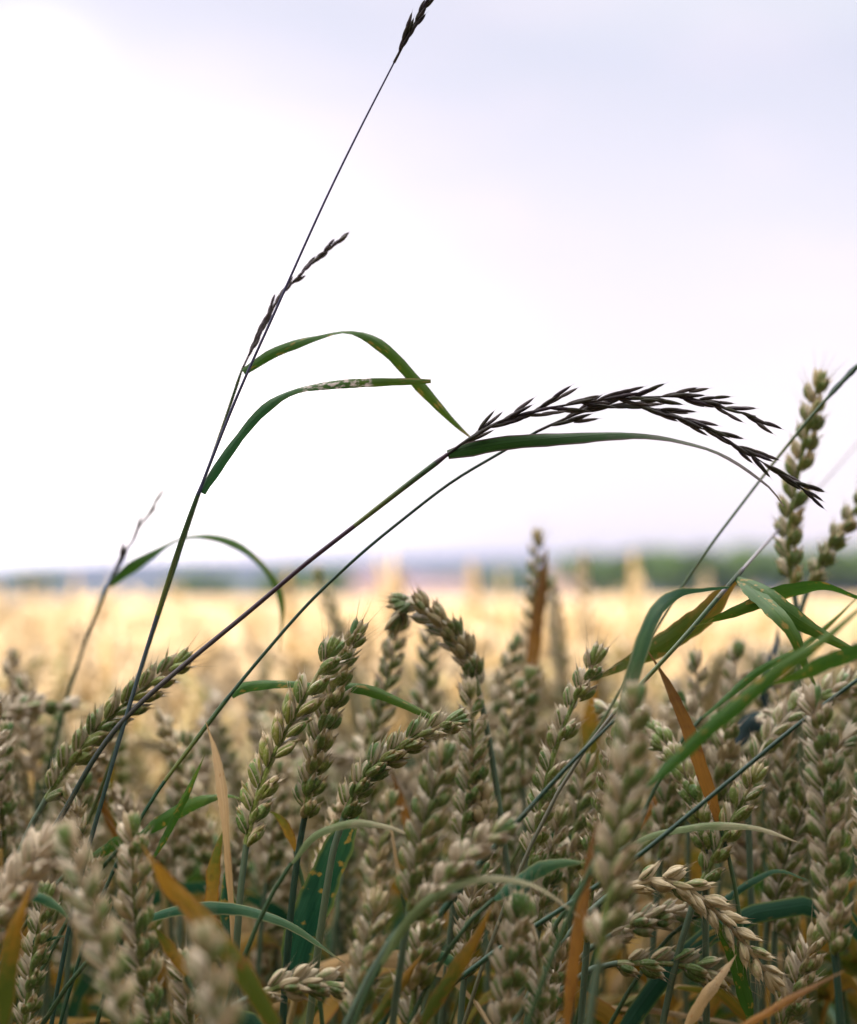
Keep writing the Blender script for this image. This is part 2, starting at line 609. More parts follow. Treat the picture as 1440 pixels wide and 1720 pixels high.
def field_material():
    k = material('ripe_wheat')
    part, rnd, s = k['trait']()
    straw = k['mix'](rnd, (0.78, 0.65, 0.48), (0.64, 0.49, 0.27))
    stalk = k['mix'](rnd, (0.44, 0.28, 0.07), (0.30, 0.21, 0.05))
    straw = k['mix'](k['math']('MULTIPLY', k['ramp'](rnd, 0.62, 0.95), 0.8), straw, (0.42, 0.29, 0.13))
    c = k['mix'](k['ramp'](part, 0.2, 0.8), stalk, straw)
    return k['finish'](c, 0.6, 0.2, 0.25)


M['field'] = field_material()


def plain(name, a, b, scale, rough=0.8, trans=0.0, detail=3):
    k = material(name)
    n = k['noise'](scale, detail, k['pos']())
    return k['finish'](k['mix'](k['ramp'](n, 0.3, 0.7), a, b), rough, 0.2, trans)


M['leafage'] = plain('tree_leaves', (0.045, 0.095, 0.014), (0.075, 0.13, 0.022), 0.6, 0.6, 0.25)
M['bark'] = plain('bark', (0.10, 0.075, 0.05), (0.16, 0.12, 0.08), 3)
M['roof'] = plain('roof_tiles', (0.17, 0.12, 0.13), (0.14, 0.10, 0.11), 1.5)
M['render'] = plain('house_render', (0.44, 0.38, 0.39), (0.38, 0.33, 0.35), 0.6)
M['glass'] = plain('window_glass', (0.04, 0.05, 0.06), (0.06, 0.07, 0.08), 1, 0.15)
M['wood'] = plain('door_wood', (0.16, 0.08, 0.04), (0.12, 0.06, 0.03), 4)


def ground_material():
    k = material('soil_and_meadow')
    p = k['wpos']()
    n = k['noise'](30, 5, p)
    soil = k['mix'](n, (0.06, 0.043, 0.03), (0.11, 0.08, 0.05))
    n2 = k['noise'](0.02, 4, p)
    mead = k['mix'](k['ramp'](n2, 0.35, 0.65), (0.07, 0.12, 0.03), (0.30, 0.24, 0.09))
    sp = k['node']('ShaderNodeSeparateXYZ', {0: p})
    return k['finish'](k['mix'](k['ramp'](sp.outputs[1], 90, 96), soil, mead), 0.9, 0.1, 0, n, 0.5, 0.02)


M['ground'] = ground_material()


def hill_material():
    k = material('wooded_hills')
    p = k['wpos']()
    n = k['noise'](0.004, 5, p)
    c = k['mix'](k['ramp'](n, 0.42, 0.58), (0.022, 0.038, 0.025), (0.045, 0.062, 0.032))
    return k['finish'](c, 0.9, 0.1)


M['hills'] = hill_material()

# ------------------------------------------------------------------ ground and hills
FIELD_END = 92.0


def ground_z(x, y):
    t = np.clip((y - FIELD_END) / 170, 0, 1)
    return -1.2 * t * t * (3 - 2 * t)


ys = np.concatenate([np.linspace(-3200, -60, 8), np.linspace(-50, 90, 29), np.linspace(95, 300, 22), np.linspace(350, 3200, 24)])
xs = np.concatenate([-np.geomspace(3200, 4, 26), np.linspace(-3, 3, 7), np.geomspace(4, 3200, 26)])
X, Y = np.meshgrid(xs, ys)
V = np.stack([X, Y, ground_z(X, Y)], -1).reshape(-1, 3)
nx, ny = len(xs), len(ys)
i = np.arange(ny - 1)[:, None] * nx
j = np.arange(nx - 1)[None, :]
tag(obj('ground', make_mesh('ground', V, np.stack([i + j, i + j + 1, i + nx + j + 1, i + nx + j], -1).reshape(-1, 4)), M['ground']), kind='structure')

hx = np.linspace(-1500, 1500, 90)
hy = np.linspace(900, 2700, 40)
X, Y = np.meshgrid(hx, hy)
ridge = np.interp(X / 2100 * FPX + 720, [-600, 0, 130, 260, 600, 900, 1440, 2200], [31, 35, 42, 46, 48, 49, 48, 50])
bump = np.array([[mnoise.fractal(Vector((a * .004, b * .003, 3)), 1.0, 2.0, 4) for a, b in zip(ra, rb)] for ra, rb in zip(X, Y)])
prof = np.clip((Y - 900) / 1200, 0, 1)
Z = -6 + (ridge + 6) * prof ** 1.3 + bump * 2.2 * prof
Z = np.where(Y > 2150, Z - (Y - 2150) * 0.03, Z)
V = np.stack([X, Y, Z], -1).reshape(-1, 3)
nx, ny = len(hx), len(hy)
i = np.arange(ny - 1)[:, None] * nx
j = np.arange(nx - 1)[None, :]
tag(obj('hills', make_mesh('hills', V, np.stack([i + j, i + j + 1, i + nx + j + 1, i + nx + j], -1).reshape(-1, 4)), M['hills']), kind='structure')


# ------------------------------------------------------------------ far trees and houses
def quads_cloud(centers, size, r, normal_bias=None):
    n = len(centers)
    a = unit(r.normal(size=(n, 3)))
    b = unit(np.cross(a, r.normal(size=(n, 3))))
    s = size * (0.6 + 0.8 * r.random((n, 1)))
    V = np.stack([centers - a * s - b * s * .6, centers + a * s - b * s * .6, centers + a * s + b * s * .6, centers - a * s + b * s * .6], 1).reshape(-1, 3)
    F = np.arange(4 * n).reshape(-1, 4)
    return V, F


def crown_mesh(r, h, w, n=1500):
    lobes = [(r.normal(0, w * .25), r.normal(0, w * .25), h * (.45 + .45 * r.random()), w * (.22 + .2 * r.random())) for _ in range(12)]
    C = []
    for lx, ly, lz, lr in lobes:
        d = unit(r.normal(size=(n // 12, 3)))
        C.append(np.array((lx, ly, lz)) + d * lr * (0.55 + 0.5 * r.random((n // 12, 1))) * np.array((1, 1, .8)))
    V, F = quads_cloud(np.vstack(C), 0.032 * h + 0.08, r)
    return make_mesh('crown', V, F, smooth=False)


tree_kinds = []
for kx in range(3):
    h, w = ((7.5, 6.5), (6.2, 6.4), (8.6, 5.2))[kx]
    tr = Parts()
    tr.add(*tube(smooth_curve([(0, 0, -.3), (.1, .05, h * .3), (.05, -.1, h * .75)], 8), [.28, .2, .06], 8))
    for q in range(5):
        a = q * 1.3
        tr.add(*tube(smooth_curve([(.05, 0, h * .3 + q * .25), (math.cos(a) * w * .14, math.sin(a) * w * .14, h * .5), (math.cos(a) * w * .3, math.sin(a) * w * .3, h * .7)], 6), [.1, .03], 5))
    tree_kinds.append((crown_mesh(np.random.default_rng(40 + kx), h, w), tr.mesh('trunk'), h))

far_trees = [  # photo x, distance, height above eye in photo pixels, kind, label
    (60, 560, 14, 1, 'low hazy green tree under the left end of the blue hills'),
    (330, 330, 8, 1, 'small blurred green tree between the two crossing grass stems'),
    (372, 360, 6, 0, 'faint green tree just behind the crossing grass stems'),
    (490, 270, 14, 1, 'blurred green tree left of the far pink houses'),
    (545, 255, 20, 0, 'darker green tree closest beside the pink house cluster'),
    (1010, 260, 22, 1, 'round green tree beside the mauve house in front of the right woods'),
    (1068, 215, 26, 0, 'dark blurred tree at the left end of the right tree line'),
    (1118, 225, 30, 1, 'bushy dark green tree behind the thin slanting stem'),
    (1172, 200, 33, 2, 'tall dark green tree behind the thin slanting stem'),
    (1222, 215, 30, 0, 'blurred green tree in the middle of the right tree line'),
    (1268, 205, 34, 1, 'broad green tree left of the tall wheat ear'),
    (1330, 215, 33, 0, 'blurred green tree directly behind the tall wheat ear'),
    (1388, 200, 36, 2, 'green tree seen between the two high wheat ears'),
    (1438, 210, 35, 1, 'green tree at the right end of the far tree line'),
    (1500, 205, 37, 0, 'green tree beyond the right end of the tree line'),
    (855, 420, 16, 1, 'pale green tree behind the wheat left of the upright ear'),
    (770, 460, 12, 0, 'hazy green tree above the arched wheat ear'),
]
for px, d, hp, kd, lab in far_trees:
    cm, tm, h = tree_kinds[kd]
    x, y = (px - 720) / FPX * d, d
    z = float(ground_z(np.array(x), np.array(y)))
    t = empty('tree', (x, y, z), random.uniform(0, 6))
    tag(t, lab, 'tree', 'blurred trees beyond the field')
    top = EYE + (hp + (44 if px > 980 else 30)) / FPX * d - z
    k = max(0.55, top / h)
    t.scale = (k * 1.35, k * 1.35, k)
    obj('crown', cm, M['leafage'], t)
    obj('trunk', tm, M['bark'], t)


def box(parts, c, s):
    c, s = np.array(c, float), np.array(s, float) / 2
    k = np.array([(-1, -1, -1), (1, -1, -1), (1, 1, -1), (-1, 1, -1), (-1, -1, 1), (1, -1, 1), (1, 1, 1), (-1, 1, 1)])
    F = np.array([(0, 3, 2, 1), (4, 5, 6, 7), (0, 1, 5, 4), (1, 2, 6, 5), (2, 3, 7, 6), (3, 0, 4, 7)])
    parts.add(c + k * s, F, np.full((8, 3), .5))


def house(w, dp, hw, hr):
    root = empty('house')
    P = Parts(); box(P, (0, 0, hw / 2), (w, dp, hw))
    g = np.array([(-w / 2, -dp / 2, hw), (-w / 2, dp / 2, hw), (-w / 2, 0, hw + hr), (-w / 2, 0, hw + hr), (w / 2, -dp / 2, hw), (w / 2, dp / 2, hw), (w / 2, 0, hw + hr), (w / 2, 0, hw + hr)])
    P.add(g, np.array([(0, 1, 2, 3), (4, 6, 7, 5)]), np.full((8, 3), .5))
    obj('wall', P.mesh('wall', smooth=False), M['render'], root)
    P = Parts()
    e, th = 0.5, 0.22
    for sy in (-1, 1):
        a = [(-w / 2 - e, sy * (dp / 2 + e), hw - e * hr / (dp / 2) + .02), (w / 2 + e, sy * (dp / 2 + e), hw - e * hr / (dp / 2) + .02), (w / 2 + e, 0, hw + hr + .02), (-w / 2 - e, 0, hw + hr + .02)]
        q = np.array(a + [(p[0], p[1], p[2] + th) for p in a])
        P.add(q, np.array([(0, 3, 2, 1), (4, 5, 6, 7), (0, 1, 5, 4), (1, 2, 6, 5), (2, 3, 7, 6), (3, 0, 4, 7)]), np.full((8, 3), .5))
    rf = obj('roof', P.mesh('roof', smooth=False), M['roof'], root)
    P = Parts(); box(P, (w * .25, dp * .1, hw + hr), (.7, .7, 1.6)); obj('chimney', P.mesh('chimney', smooth=False), M['render'], rf)
    for wx in (-w * .3, w * .3):
        P = Parts(); box(P, (wx, -dp / 2 - .02, hw * .55), (1.2, .1, 1.4)); f = obj('window', P.mesh('window', smooth=False), M['wood'], root)
        P = Parts(); box(P, (wx, -dp / 2 - .08, hw * .55), (1.0, .06, 1.2)); obj('pane', P.mesh('pane', smooth=False), M['glass'], f)
    P = Parts(); box(P, (0, -dp / 2 - .03, 1.05), (1.1, .1, 2.1)); obj('door', P.mesh('door', smooth=False), M['wood'], root)
    return root


def copy_tree(o, parent=None):
    c = o.copy()
    scn.collection.objects.link(c)
    c.parent = parent
    for ch in list(o.children):
        copy_tree(ch, c)
    return c


h0, h1 = house(9.5, 7, 3.6, 3.0), house(13, 8, 3.2, 2.6)
for n_, (px, d, rz, pr, lab) in enumerate([
        (632, 330, .2, 0, 'blurred pinkish house right of the far green trees'),
        (742, 380, -.3, 1, 'hazy mauve house above the arched wheat ear'),
        (688, 420, .5, 0, 'small faint pink house between two larger far houses'),
        (960, 300, .15, 0, 'mauve house just right of the upright orange leaf'),
        (1003, 330, -.2, 1, 'long mauve house at the left end of the right tree line'),
        (828, 480, .4, 0, 'pale far house behind the wheat left of the upright ear')]):
    src = h0 if pr == 0 else h1
    o = src if n_ < 2 else copy_tree(src)
    x = (px - 720) / FPX * d
    o.location = (x, d, float(ground_z(np.array(x), np.array(float(d)))) - .1)
    o.rotation_euler.z = rz
    tag(o, lab, 'house', 'blurred far houses')

# ------------------------------------------------------------------ leafy screen behind the camera, unseen, added to shade the near wheat
hd = empty('added_hedge', (-3.4, -6.2, 0), R(20))
tag(hd, 'tall unseen leafy screen added to shade the near wheat', 'added_hedge')
r_ = np.random.default_rng(3)
n = 46000
hxs = r_.uniform(-9, 9, n)
top = 5.76 + 0.10 * np.sin(hxs * 1.7) + 0.10 * np.sin(hxs * 4.1 + 1)
C = np.stack([hxs, r_.normal(0, .45, n), top * r_.random(n) ** 0.62], 1)
Vh, Fh = quads_cloud(C, 0.09, r_)
obj('foliage', make_mesh('foliage', Vh, Fh, smooth=False), M['leafage'], hd)
P = Parts()
for q in range(26):
    x0 = -8.6 + q * .69
    P.add(*tube(smooth_curve([(x0, 0, -.1), (x0 + .1, .1, .9), (x0 - .1, -.1, 2.1)], 6), [.06, .045, .015], 6))
obj('branches', P.mesh('branches'), M['bark'], hd)


# ------------------------------------------------------------------ plant builders
def ground_bezier(B, t, reach=0.08, r=rng, n=26):
    """from a point B whose stalk arrives along t, down to the soil"""
    hor = np.array((t[0], t[1], 0.0))
    G = np.array((B[0], B[1], 0.0)) - hor * min(.16, .10 + .1 * abs(hor).max()) + np.array((r.normal(0, .015), r.normal(0, .015), 0))
    return bezier(B, B - t * reach, G + np.array((0, 0, .30)), G, n)


def pts3(pts, d):
    return np.array([at(p[0], p[1], p[2] if len(p) > 2 else d) for p in pts])


def wheat(label, pts, d, roll=0.0, tone=(.5, .5, .4), group=None, stem=None, width=1.0, hero=False, stem_mat='stem_wax', awn=.0026, seed=None, leaves=()):
    """a wheat plant: its ear along pts (base to tip, photo pixels, d metres away), its stalk down to the soil"""
    r = np.random.default_rng(seed if seed is not None else int(sum(pts[0]) * 7 + sum(pts[-1])))
    C = smooth_curve(pts3(pts, d), 30)
    size = d / FOCUS * 0 + 1.0
    ear_s, D = ear_spikelets(C, roll, r, None, BR_HI, size, awn=awn, width=width)
    t0 = unit(C[1] - C[0])
    if stem:
        S = smooth_curve(np.vstack([C[0], pts3(stem, d)]), 14)
        low = ground_bezier(S[-1], unit(S[-2] - S[-1]), .10, r)
        S = np.vstack([S, low[1:]])
    else:
        S = ground_bezier(C[0], t0, .07, r)
    root = empty('wheat_plant', tuple(S[-1]))
    tag(root, label, 'wheat plant', group)
    o3 = S[-1]
    S = S[::-1]
    P = Parts(); P.add(*tube(S - o3, [.0016, .0014, .0011], 8, r.random()))
    obj('stem', P.mesh('stem'), M[stem_mat], root)
    P = Parts()
    P.add(*tube(D - o3, [.0012, .001, .0006], 6))
    if not hero:
        for _, q in ear_s:
            V, F, c = q.get()
            P.add(V - o3, F, c)
    e = obj('ear', P.mesh('ear'), M['ear'], root, tone)
    if hero:
        for p, q in ear_s:
            sp = obj('spikelet', q.mesh('spikelet', p), M['ear'], e, tone)
            sp.location = p - o3
    for lf in leaves:
        add_leaf(root, o3, *lf, r=r)
    return root


def leaf_mesh(pts, d, wpx, mat, r, twist=None, fold=.2, n=30, prof=None):
    C4 = [(*at(p[0], p[1], p[2] if len(p) > 2 and p[2] else d), R(p[3]) if len(p) > 3 else 0.0) for p in pts]
    Q = smooth_curve(C4, n)
    C, tw = Q[:, :3], Q[:, 3]
    s = np.linspace(0, 1, n)
    w = wpx * d / FPX * (np.interp(s, *prof) if prof else np.minimum(1, .45 + s * 3) * np.clip((1.0 - s) * 2.2, 0, 1) ** .75)
    w = w * (1 + .05 * np.sin(s * 23 + r.random() * 6) + .04 * np.sin(s * 61 + r.random() * 6))
    tw = tw + .10 * np.sin(s * 17 + r.random() * 6)
    w = np.maximum(w, 0.0002)
    return ribbon(C, w, tw, fold, 5, r.random()), C


def add_leaf(root, o3, pts, d, wpx, mat, label=None, prof=None, fold=.2, r=rng):
    (V, F, c), C = leaf_mesh(pts, d, wpx * .86, mat, r, prof=prof, fold=fold)
    o = obj('leaf', make_mesh('leaf', V - o3, F, c), M[mat], root)
    if label: o['label'] = label
    return o


def shoot(label, pts, d, wpx, mat, group=None, stem_mat='stem_green', prof=None, fold=.2, name='wheat_shoot'):
    """a leaf (base to tip) on its own thin shoot that rises from the soil"""
    r = np.random.default_rng(int(sum(pts[0][:2]) * 3 + wpx))
    (V, F, c), C = leaf_mesh(pts, d, wpx * (.8 if mat != 'deep' else .95), mat, r, prof=prof, fold=fold)
    t = unit(C[1] - C[0])
    if t[2] < 0.2:
        t = unit(np.array((t[0] * .3, t[1] * .3, .8)))
    S = ground_bezier(C[0] , t, .07, r)
    root = empty(name, tuple(S[-1]))
    tag(root, label, 'leafy shoot', group)
    obj('leaf', make_mesh('leaf', V - S[-1], F, c), M[mat], root)
    P = Parts(); P.add(*tube((S - S[-1])[::-1], [.0013, .0011, .0007], 7, r.random()))
    obj('stem', P.mesh('stem'), M[stem_mat], root)
    return root


def grass(label, stem_pts, d, rad, head_pts=None, n_sp=0, sp_len=.012, leaves=(), stem_mat='stem_dark', head_rad=.0005, tilt=.2, group='wild grasses leaning over the wheat', spread=1.0, rads=None, head_d=None, head_mat='panicle'):
    r = np.random.default_rng(int(sum(stem_pts[0][:2]) + n_sp))
    C = smooth_curve(pts3(stem_pts, d), 40)
    low = ground_bezier(C[0], unit(C[1] - C[0]), .12, r)
    S = np.vstack([low[::-1][:-1], C])
    o3 = S[0].copy()
    root = empty('wild_grass', tuple(o3))
    tag(root, label, 'wild grass', group, 'thing')
    k = len(low) / len(S)
    n = len(S)
    rr = np.interp(np.linspace(0, 1, n), [0, k, 1], rads or [rad * 1.1, rad, rad * .75])
    P = Parts(); P.add(*tube(S - o3, rr, 8, r.random()))
    obj('stem', P.mesh('stem'), M[stem_mat], root)
    if head_pts:
        H = smooth_curve(pts3(head_pts, head_d or d), 40)
        P = Parts(); P.add(*tube(H - o3, [head_rad, head_rad * .4], 6))
        hd_ = obj('flower_head', P.mesh('flower_head'), M[head_mat], root)
        D = smooth_curve(H, n_sp + 2)
        T = tangents(D)
        for i in range(n_sp):
            p, t = D[i + 1 if i < n_sp - 1 else n_sp], T[i + 1]
            eye = unit(p - EYEP)
            a = unit(np.cross(t, eye))
            b = np.cross(a, t)
            ro = r.normal(0, .7)
            side = 1 if i % 2 else -1
            u = side * (a * math.cos(ro) + b * math.sin(ro))
            v = np.cross(t, u)
            Q = Parts()
            L = sp_len * (1.05 - .25 * i / n_sp) * r.normal(1, .08)
            m_ = int(r.integers(3, 6))
            tj = r.normal(0, .06)
            for q in range(m_):
                ax = unit(t + u * (tilt * spread + tj + r.normal(0, .05)) + v * (.10 * (1 if q % 2 else -1)))
                add_bract(Q, BR_HI, p + ax * L * q * .17, ax, v * (1 if q % 2 else -1), L * (.62 - q * .03), .00135, .0011, .0015, r.random())
            o = obj('spikelet', Q.mesh('spikelet', p), M[head_mat], hd_)
            o.location = p - o3
    for lf in leaves:
        add_leaf(root, o3, *lf, r=r)
        b = at(*lf[0][0][:2], lf[0][0][2] or lf[1])
        q = int(np.argmin(np.linalg.norm(S - b, axis=1)))
        q = min(max(q, 1), n - 2)
        tq = unit(S[q + 1] - S[q - 1])
        J = np.array([S[q] + tq * e for e in (-.0035, -.0018, 0, .0018, .0035)]) - o3
        P = Parts(); P.add(*tube(J, np.array([1.02, 1.2, 1.35, 1.2, 1.02]) * rr[q], 8))
        obj('joint', P.mesh('joint'), M[stem_mat], root)
        lo_ = max(0, q - 7)
        if q - lo_ >= 2:
            P = Parts(); P.add(*tube(S[lo_:q + 1] - o3, np.array([1.05, 1.22, 1.30, 1.34]) * rr[q], 8))
            obj('sheath', P.mesh('sheath'), M['stem_green'], root)
    return root


exec_hand = True
# ================================================================== hand-placed plants
# ---- wild grasses that lean across the sky
grass('tallest slender grass with a dark tip and a leaf with white bitten patches',
      [(150, 1420), (200, 1245), (245, 1095), (300, 920), (340, 812), (400, 662), (460, 528), (540, 350), (600, 226), (662, 105)], .60, .00075,
      [(662, 105), (690, 52), (725, -8), (760, -60)], 9, .0105, rads=[.0009, .0008, .0003], tilt=.16, stem_mat='stem_violet',
      leaves=[([(339, 828, 0, 35), (352, 805, 0, 30), (395, 742, 0, 30), (440, 690, 0, 15), (490, 657, 0, 62), (560, 645, 0, 25), (640, 642, 0, 5), (724, 640, 0, 10)], .60, 21, 'bitten',
               'leaf with whitish bitten patches', ([0, .06, .2, .5, .8, .97, 1], [.75, .95, 1, .9, .85, .5, .35]))])
grass('faint grass with a thin grey head crossing the tallest stem and an arched leaf',
      [(133, 1420), (188, 1275), (250, 1085), (310, 905), (345, 800), (380, 700), (406, 622)], .635, .0006,
      [(406, 622), (425, 582), (443, 545), (470, 500), (520, 446), (577, 396)], 11, .0095, rads=[.0008, .0007, .0005], tilt=.10, stem_mat='stem_green', head_mat='panicle_grey',
      leaves=[([(408, 624, 0, 30), (430, 610, 0, 15), (462, 590, 0, 30), (520, 568, 0, 55), (575, 556, 0, 84), (612, 561, 0, 55), (655, 592, 0, 20), (710, 652, 0, 10), (760, 706, 0, 30), (800, 742, 0, 60)], .625, 25, 'green',
               None, ([0, .06, .2, .5, .75, .9, 1], [.65, .85, .9, 1, .9, .5, .1]))])
grass('thick dark slanting grass stem with an arched dark head and a broad leaf',
      [(60, 1440), (105, 1368), (160, 1272), (215, 1202), (300, 1125), (420, 1026), (510, 950), (600, 880), (690, 810), (752, 763)], .60, .00095,
      [(752, 763), (800, 729), (845, 706), (900, 690), (960, 679), (1020, 671), (1080, 667), (1150, 668), (1220, 686), (1270, 699)], 19, .0150, stem_mat='stem_purple', tilt=.24,
      leaves=[([(752, 762, 0, 30), (775, 757, 0, 15), (850, 744, 0, 5), (950, 734, 0, 35), (1070, 728, 0, 72), (1150, 741, 0, 78), (1222, 766, 0, 80), (1290, 814, 0, 78), (1318, 850, 0, 70)], .60, 31, 'purple',
               None, ([0, .06, .3, .5, .8, 1], [.7, .9, .95, 1, .7, .25]))])
grass('thinner grass stem below the thick one, its dark head drooping to the right',
      [(238, 1372), (270, 1322), (320, 1255), (388, 1166), (450, 1091), (520, 1012), (600, 936), (680, 870), (760, 809), (840, 761), (900, 726)], .61, .00065,
      [(900, 726), (930, 712), (985, 690), (1050, 680), (1110, 690), (1180, 716), (1250, 756), (1310, 796), (1370, 834)], 19, .0150, tilt=.17,
      leaves=[([(388, 1168, 0, 50), (408, 1154, 0, 20), (450, 1148, 0, 40), (512, 1147, 0, 60), (560, 1150, 0, 50), (618, 1158, 0, 30), (670, 1178, 0, 25), (745, 1213, 0, 50)], .62, 24, 'green',
               None, ([0, .05, .3, .6, .85, 1], [.75, .95, .9, 1, .8, .3]))])
grass('blurred short grass on the left with a narrow head and a leaf arching back down',
      [(95, 1240), (118, 1155), (150, 1060), (178, 990)], .76, .0009, [(176, 998), (200, 945), (232, 890), (262, 845)], 6, .015, tilt=.1, stem_mat='stem_dark',
      leaves=[([(182, 982, 0, 40), (215, 957, 0, 10), (250, 931, 0, 45), (300, 904, 0, 66), (350, 899, 0, 58), (400, 914, 0, 45), (440, 944, 0, 50), (468, 985, 0, 45), (476, 1030, 0, 60), (470, 1095, 0, 70)], .76, 25, 'green',
               None, ([0, .1, .3, .5, .8, 1], [.6, 1, .8, .9, .8, .2]))])
grass('thin blue green grass stem rising to the right edge in front of the tallest ear',
      [(905, 1370), (1010, 1215), (1085, 1085), (1170, 950), (1250, 842), (1320, 752), (1385, 674), (1450, 604)], .66, .0006, stem_mat='stem_green',
      leaves=[([(1380, 680, 0, 70), (1400, 655, 0, 40), (1430, 624, 0, 30), (1475, 580, 0, 50)], .66, 13, 'blue')])
grass('pale lilac grass stem on the right carrying the crossing leaves',
      [(1030, 1200, .60), (1150, 1070, .61), (1240, 965, .63), (1310, 888, .70), (1380, 815, .78), (1460, 722, .86)], .62, .00065, stem_mat='stem_lilac',
      leaves=[([(1240, 978, .63, 60), (1200, 1020, .63, 25), (1170, 1046, .63, 10), (1090, 1096, .63, 5), (1004, 1140, .63, 30)], .63, 46, 'olive', 'broad olive and brown leaf'),
              ([(1225, 988, .62, 70), (1180, 994, .60, 60), (1140, 1001, .58, 40), (1103, 1030, .56, 15), (1072, 1110, .55, 15), (1048, 1195, .55, 20), (1028, 1300, .55, 30)], .56, 32, 'teal', 'teal ribbon leaf hanging in a bend',
               ([0, .2, .5, .8, 1], [.35, .6, 1, .9, .4])),
              ([(1236, 966, .63, 60), (1280, 992, .61, 20), (1330, 1032, .60, 15), (1400, 1075, .60, 25), (1462, 1103, .60, 40)], .60, 38, 'green'),
              ([(1240, 968, .63, 60), (1300, 1022, .59, 25), (1335, 1068, .58, 20), (1352, 1112, .58, 25), (1380, 1170, .58, 50)], .58, 36, 'green')])
grass('long dark green stalk slanting from the right edge through the lower wheat',
      [(830, 1600), (985, 1500), (1080, 1432), (1240, 1300), (1350, 1210), (1460, 1128)], .57, .00085, stem_mat='stem_dark')
grass('straight green stem slanting between the middle ears to the hanging teal leaf',
      [(790, 1470), (850, 1402), (950, 1292), (1030, 1212), (1072, 1165)], .56, .0009, stem_mat='stem_dark', rads=[.0010, .0010, .0004])

# ---- leaves around the right-hand tangle
RG = 'crossing leaves on the right'
shoot('dark green leaf sloping up to the right through the tangle', [(1450, 1010, 0, 72), (1385, 990, 0, 62), (1330, 994, 0, 30), (1285, 1008, 0, 10), (1220, 1034, 0, 15), (1165, 1054, 0, 60)], .61, 34, 'green', RG)
shoot('long bright green leaf slanting from the right edge down into the wheat', [(1085, 1322, 0, 30), (1150, 1262, 0, 15), (1210, 1208, 0, 10), (1300, 1132, 0, 15), (1380, 1075, 0, 35), (1460, 1008, 0, 55)], .50, 34, 'green', RG,
      prof=([0, .1, .4, .75, 1], [.3, .8, 1, .8, .2]))
shoot('soft green leaf lying just under the tangle at the right edge', [(1480, 1085, 0, 40), (1400, 1110, 0, 15), (1350, 1132, 0, 15), (1295, 1152, 0, 50)], .53, 34, 'green', RG)
shoot('curled blue black leaf hanging between two right ears', [(1318, 1204, 0, 60), (1290, 1206, 0, 10), (1258, 1218, 0, 5), (1243, 1245, 0, 15), (1232, 1285, 0, 50)], .72, 40, 'blue', RG)
shoot('dark blue blade rising behind the tangle', [(1285, 1215, 0, 40), (1288, 1160, 0, 15), (1300, 1100, 0, 20), (1308, 1050, 0, 60)], .74, 30, 'blue', RG)
shoot('rust brown dry leaf twisting down through the right wheat', [(1212, 1395, 0, 30), (1190, 1330, 0, 15), (1165, 1255, 0, 20), (1142, 1195, 0, 20), (1112, 1135, 0, 55), (1082, 1085, 0, 72)], .62, 32, 'rust', RG,
      prof=([0, .2, .5, .8, 1], [.5, .9, 1, .6, .2]))
shoot('green tip of a leaf rising to the right edge beside the ears', [(1180, 1205, 0, 50), (1270, 1130, 0, 20), (1350, 1085, 0, 20), (1455, 990, 0, 60)], .66, 18, 'green', RG)
# ---- leaves in the middle and on the left
LG = 'leaves among the near ears'
shoot('orange and olive leaf folding down across the lower left', [(462, 1725, 0, 20), (420, 1655, 0, 5), (370, 1580, 0, 0), (320, 1525, 0, 5), (285, 1490, 0, 10), (262, 1460, 0, 50), (236, 1418, 0, 65)], .50, 44, 'turning', LG,
      prof=([0, .15, .5, .75, .88, 1], [.7, 1, 1, .9, .6, .2]))
shoot('upright narrow dry leaf with a pale curled tip left of the sharp ears', [(392, 1590, 0, 40), (386, 1500, 0, 25), (378, 1400, 0, 30), (371, 1320, 0, 15), (360, 1265, 0, 35), (345, 1212, 0, 65)], .60, 24, 'straw', LG,
      prof=([0, .2, .5, .7, .85, 1], [.6, .6, .7, 1, .7, .15]))
shoot('brown spotted leaf standing behind the narrow dry leaf', [(352, 1560, 0, 40), (355, 1500, 0, 15), (362, 1440, 0, 15), (376, 1390, 0, 60)], .63, 30, 'turned', LG)
shoot('dark teal blade just left of the blue stalk', [(385, 1605, 0, 40), (382, 1540, 0, 15), (380, 1480, 0, 30), (384, 1440, 0, 70)], .64, 30, 'deep', LG)
shoot('broad deep green leaf with tan flecks standing under the middle ear', [(488, 1640, 0, 20), (505, 1575, 0, 5), (535, 1500, 0, 0), (565, 1430, 0, 5), (590, 1370, 0, 25), (602, 1330, 0, 60)], .625, 64, 'deep', LG,
      prof=([0, .1, .35, .7, .9, 1], [.7, .9, 1, .8, .45, .1]), fold=.12)
shoot('green arched leaf behind the narrow dry leaf', [(232, 1402, 0, 50), (262, 1385, 0, 15), (300, 1362, 0, 10), (345, 1342, 0, 30), (385, 1336, 0, 55), (412, 1345, 0, 70)], .63, 28, 'green', LG)
shoot('thin green blade rising beside the narrow dry leaf', [(258, 1440, 0, 40), (285, 1390, 0, 15), (315, 1330, 0, 20), (345, 1265, 0, 60)], .62, 16, 'green', LG)
shoot('pale edged green leaf arching right over the lower left', [(240, 1545, 0, 40), (300, 1528, 0, 20), (370, 1525, 0, 20), (430, 1532, 0, 35), (500, 1560, 0, 50), (580, 1618, 0, 62)], .585, 28, 'teal', LG,
      prof=([0, .2, .5, .8, 1], [.6, 1, 1, .7, .15]))
shoot('olive leaf tip at the left edge above the bottom corner', [(5, 1730, 0, 10), (12, 1640, 0, 5), (22, 1570, 0, 15), (38, 1520, 0, 40), (55, 1478, 0, 66)], .50, 40, 'turning', LG)
shoot('small green leaf under the left edge ear', [(25, 1498, 0, 40), (60, 1505, 0, 20), (95, 1522, 0, 20), (118, 1545, 0, 50)], .55, 24, 'teal', LG)
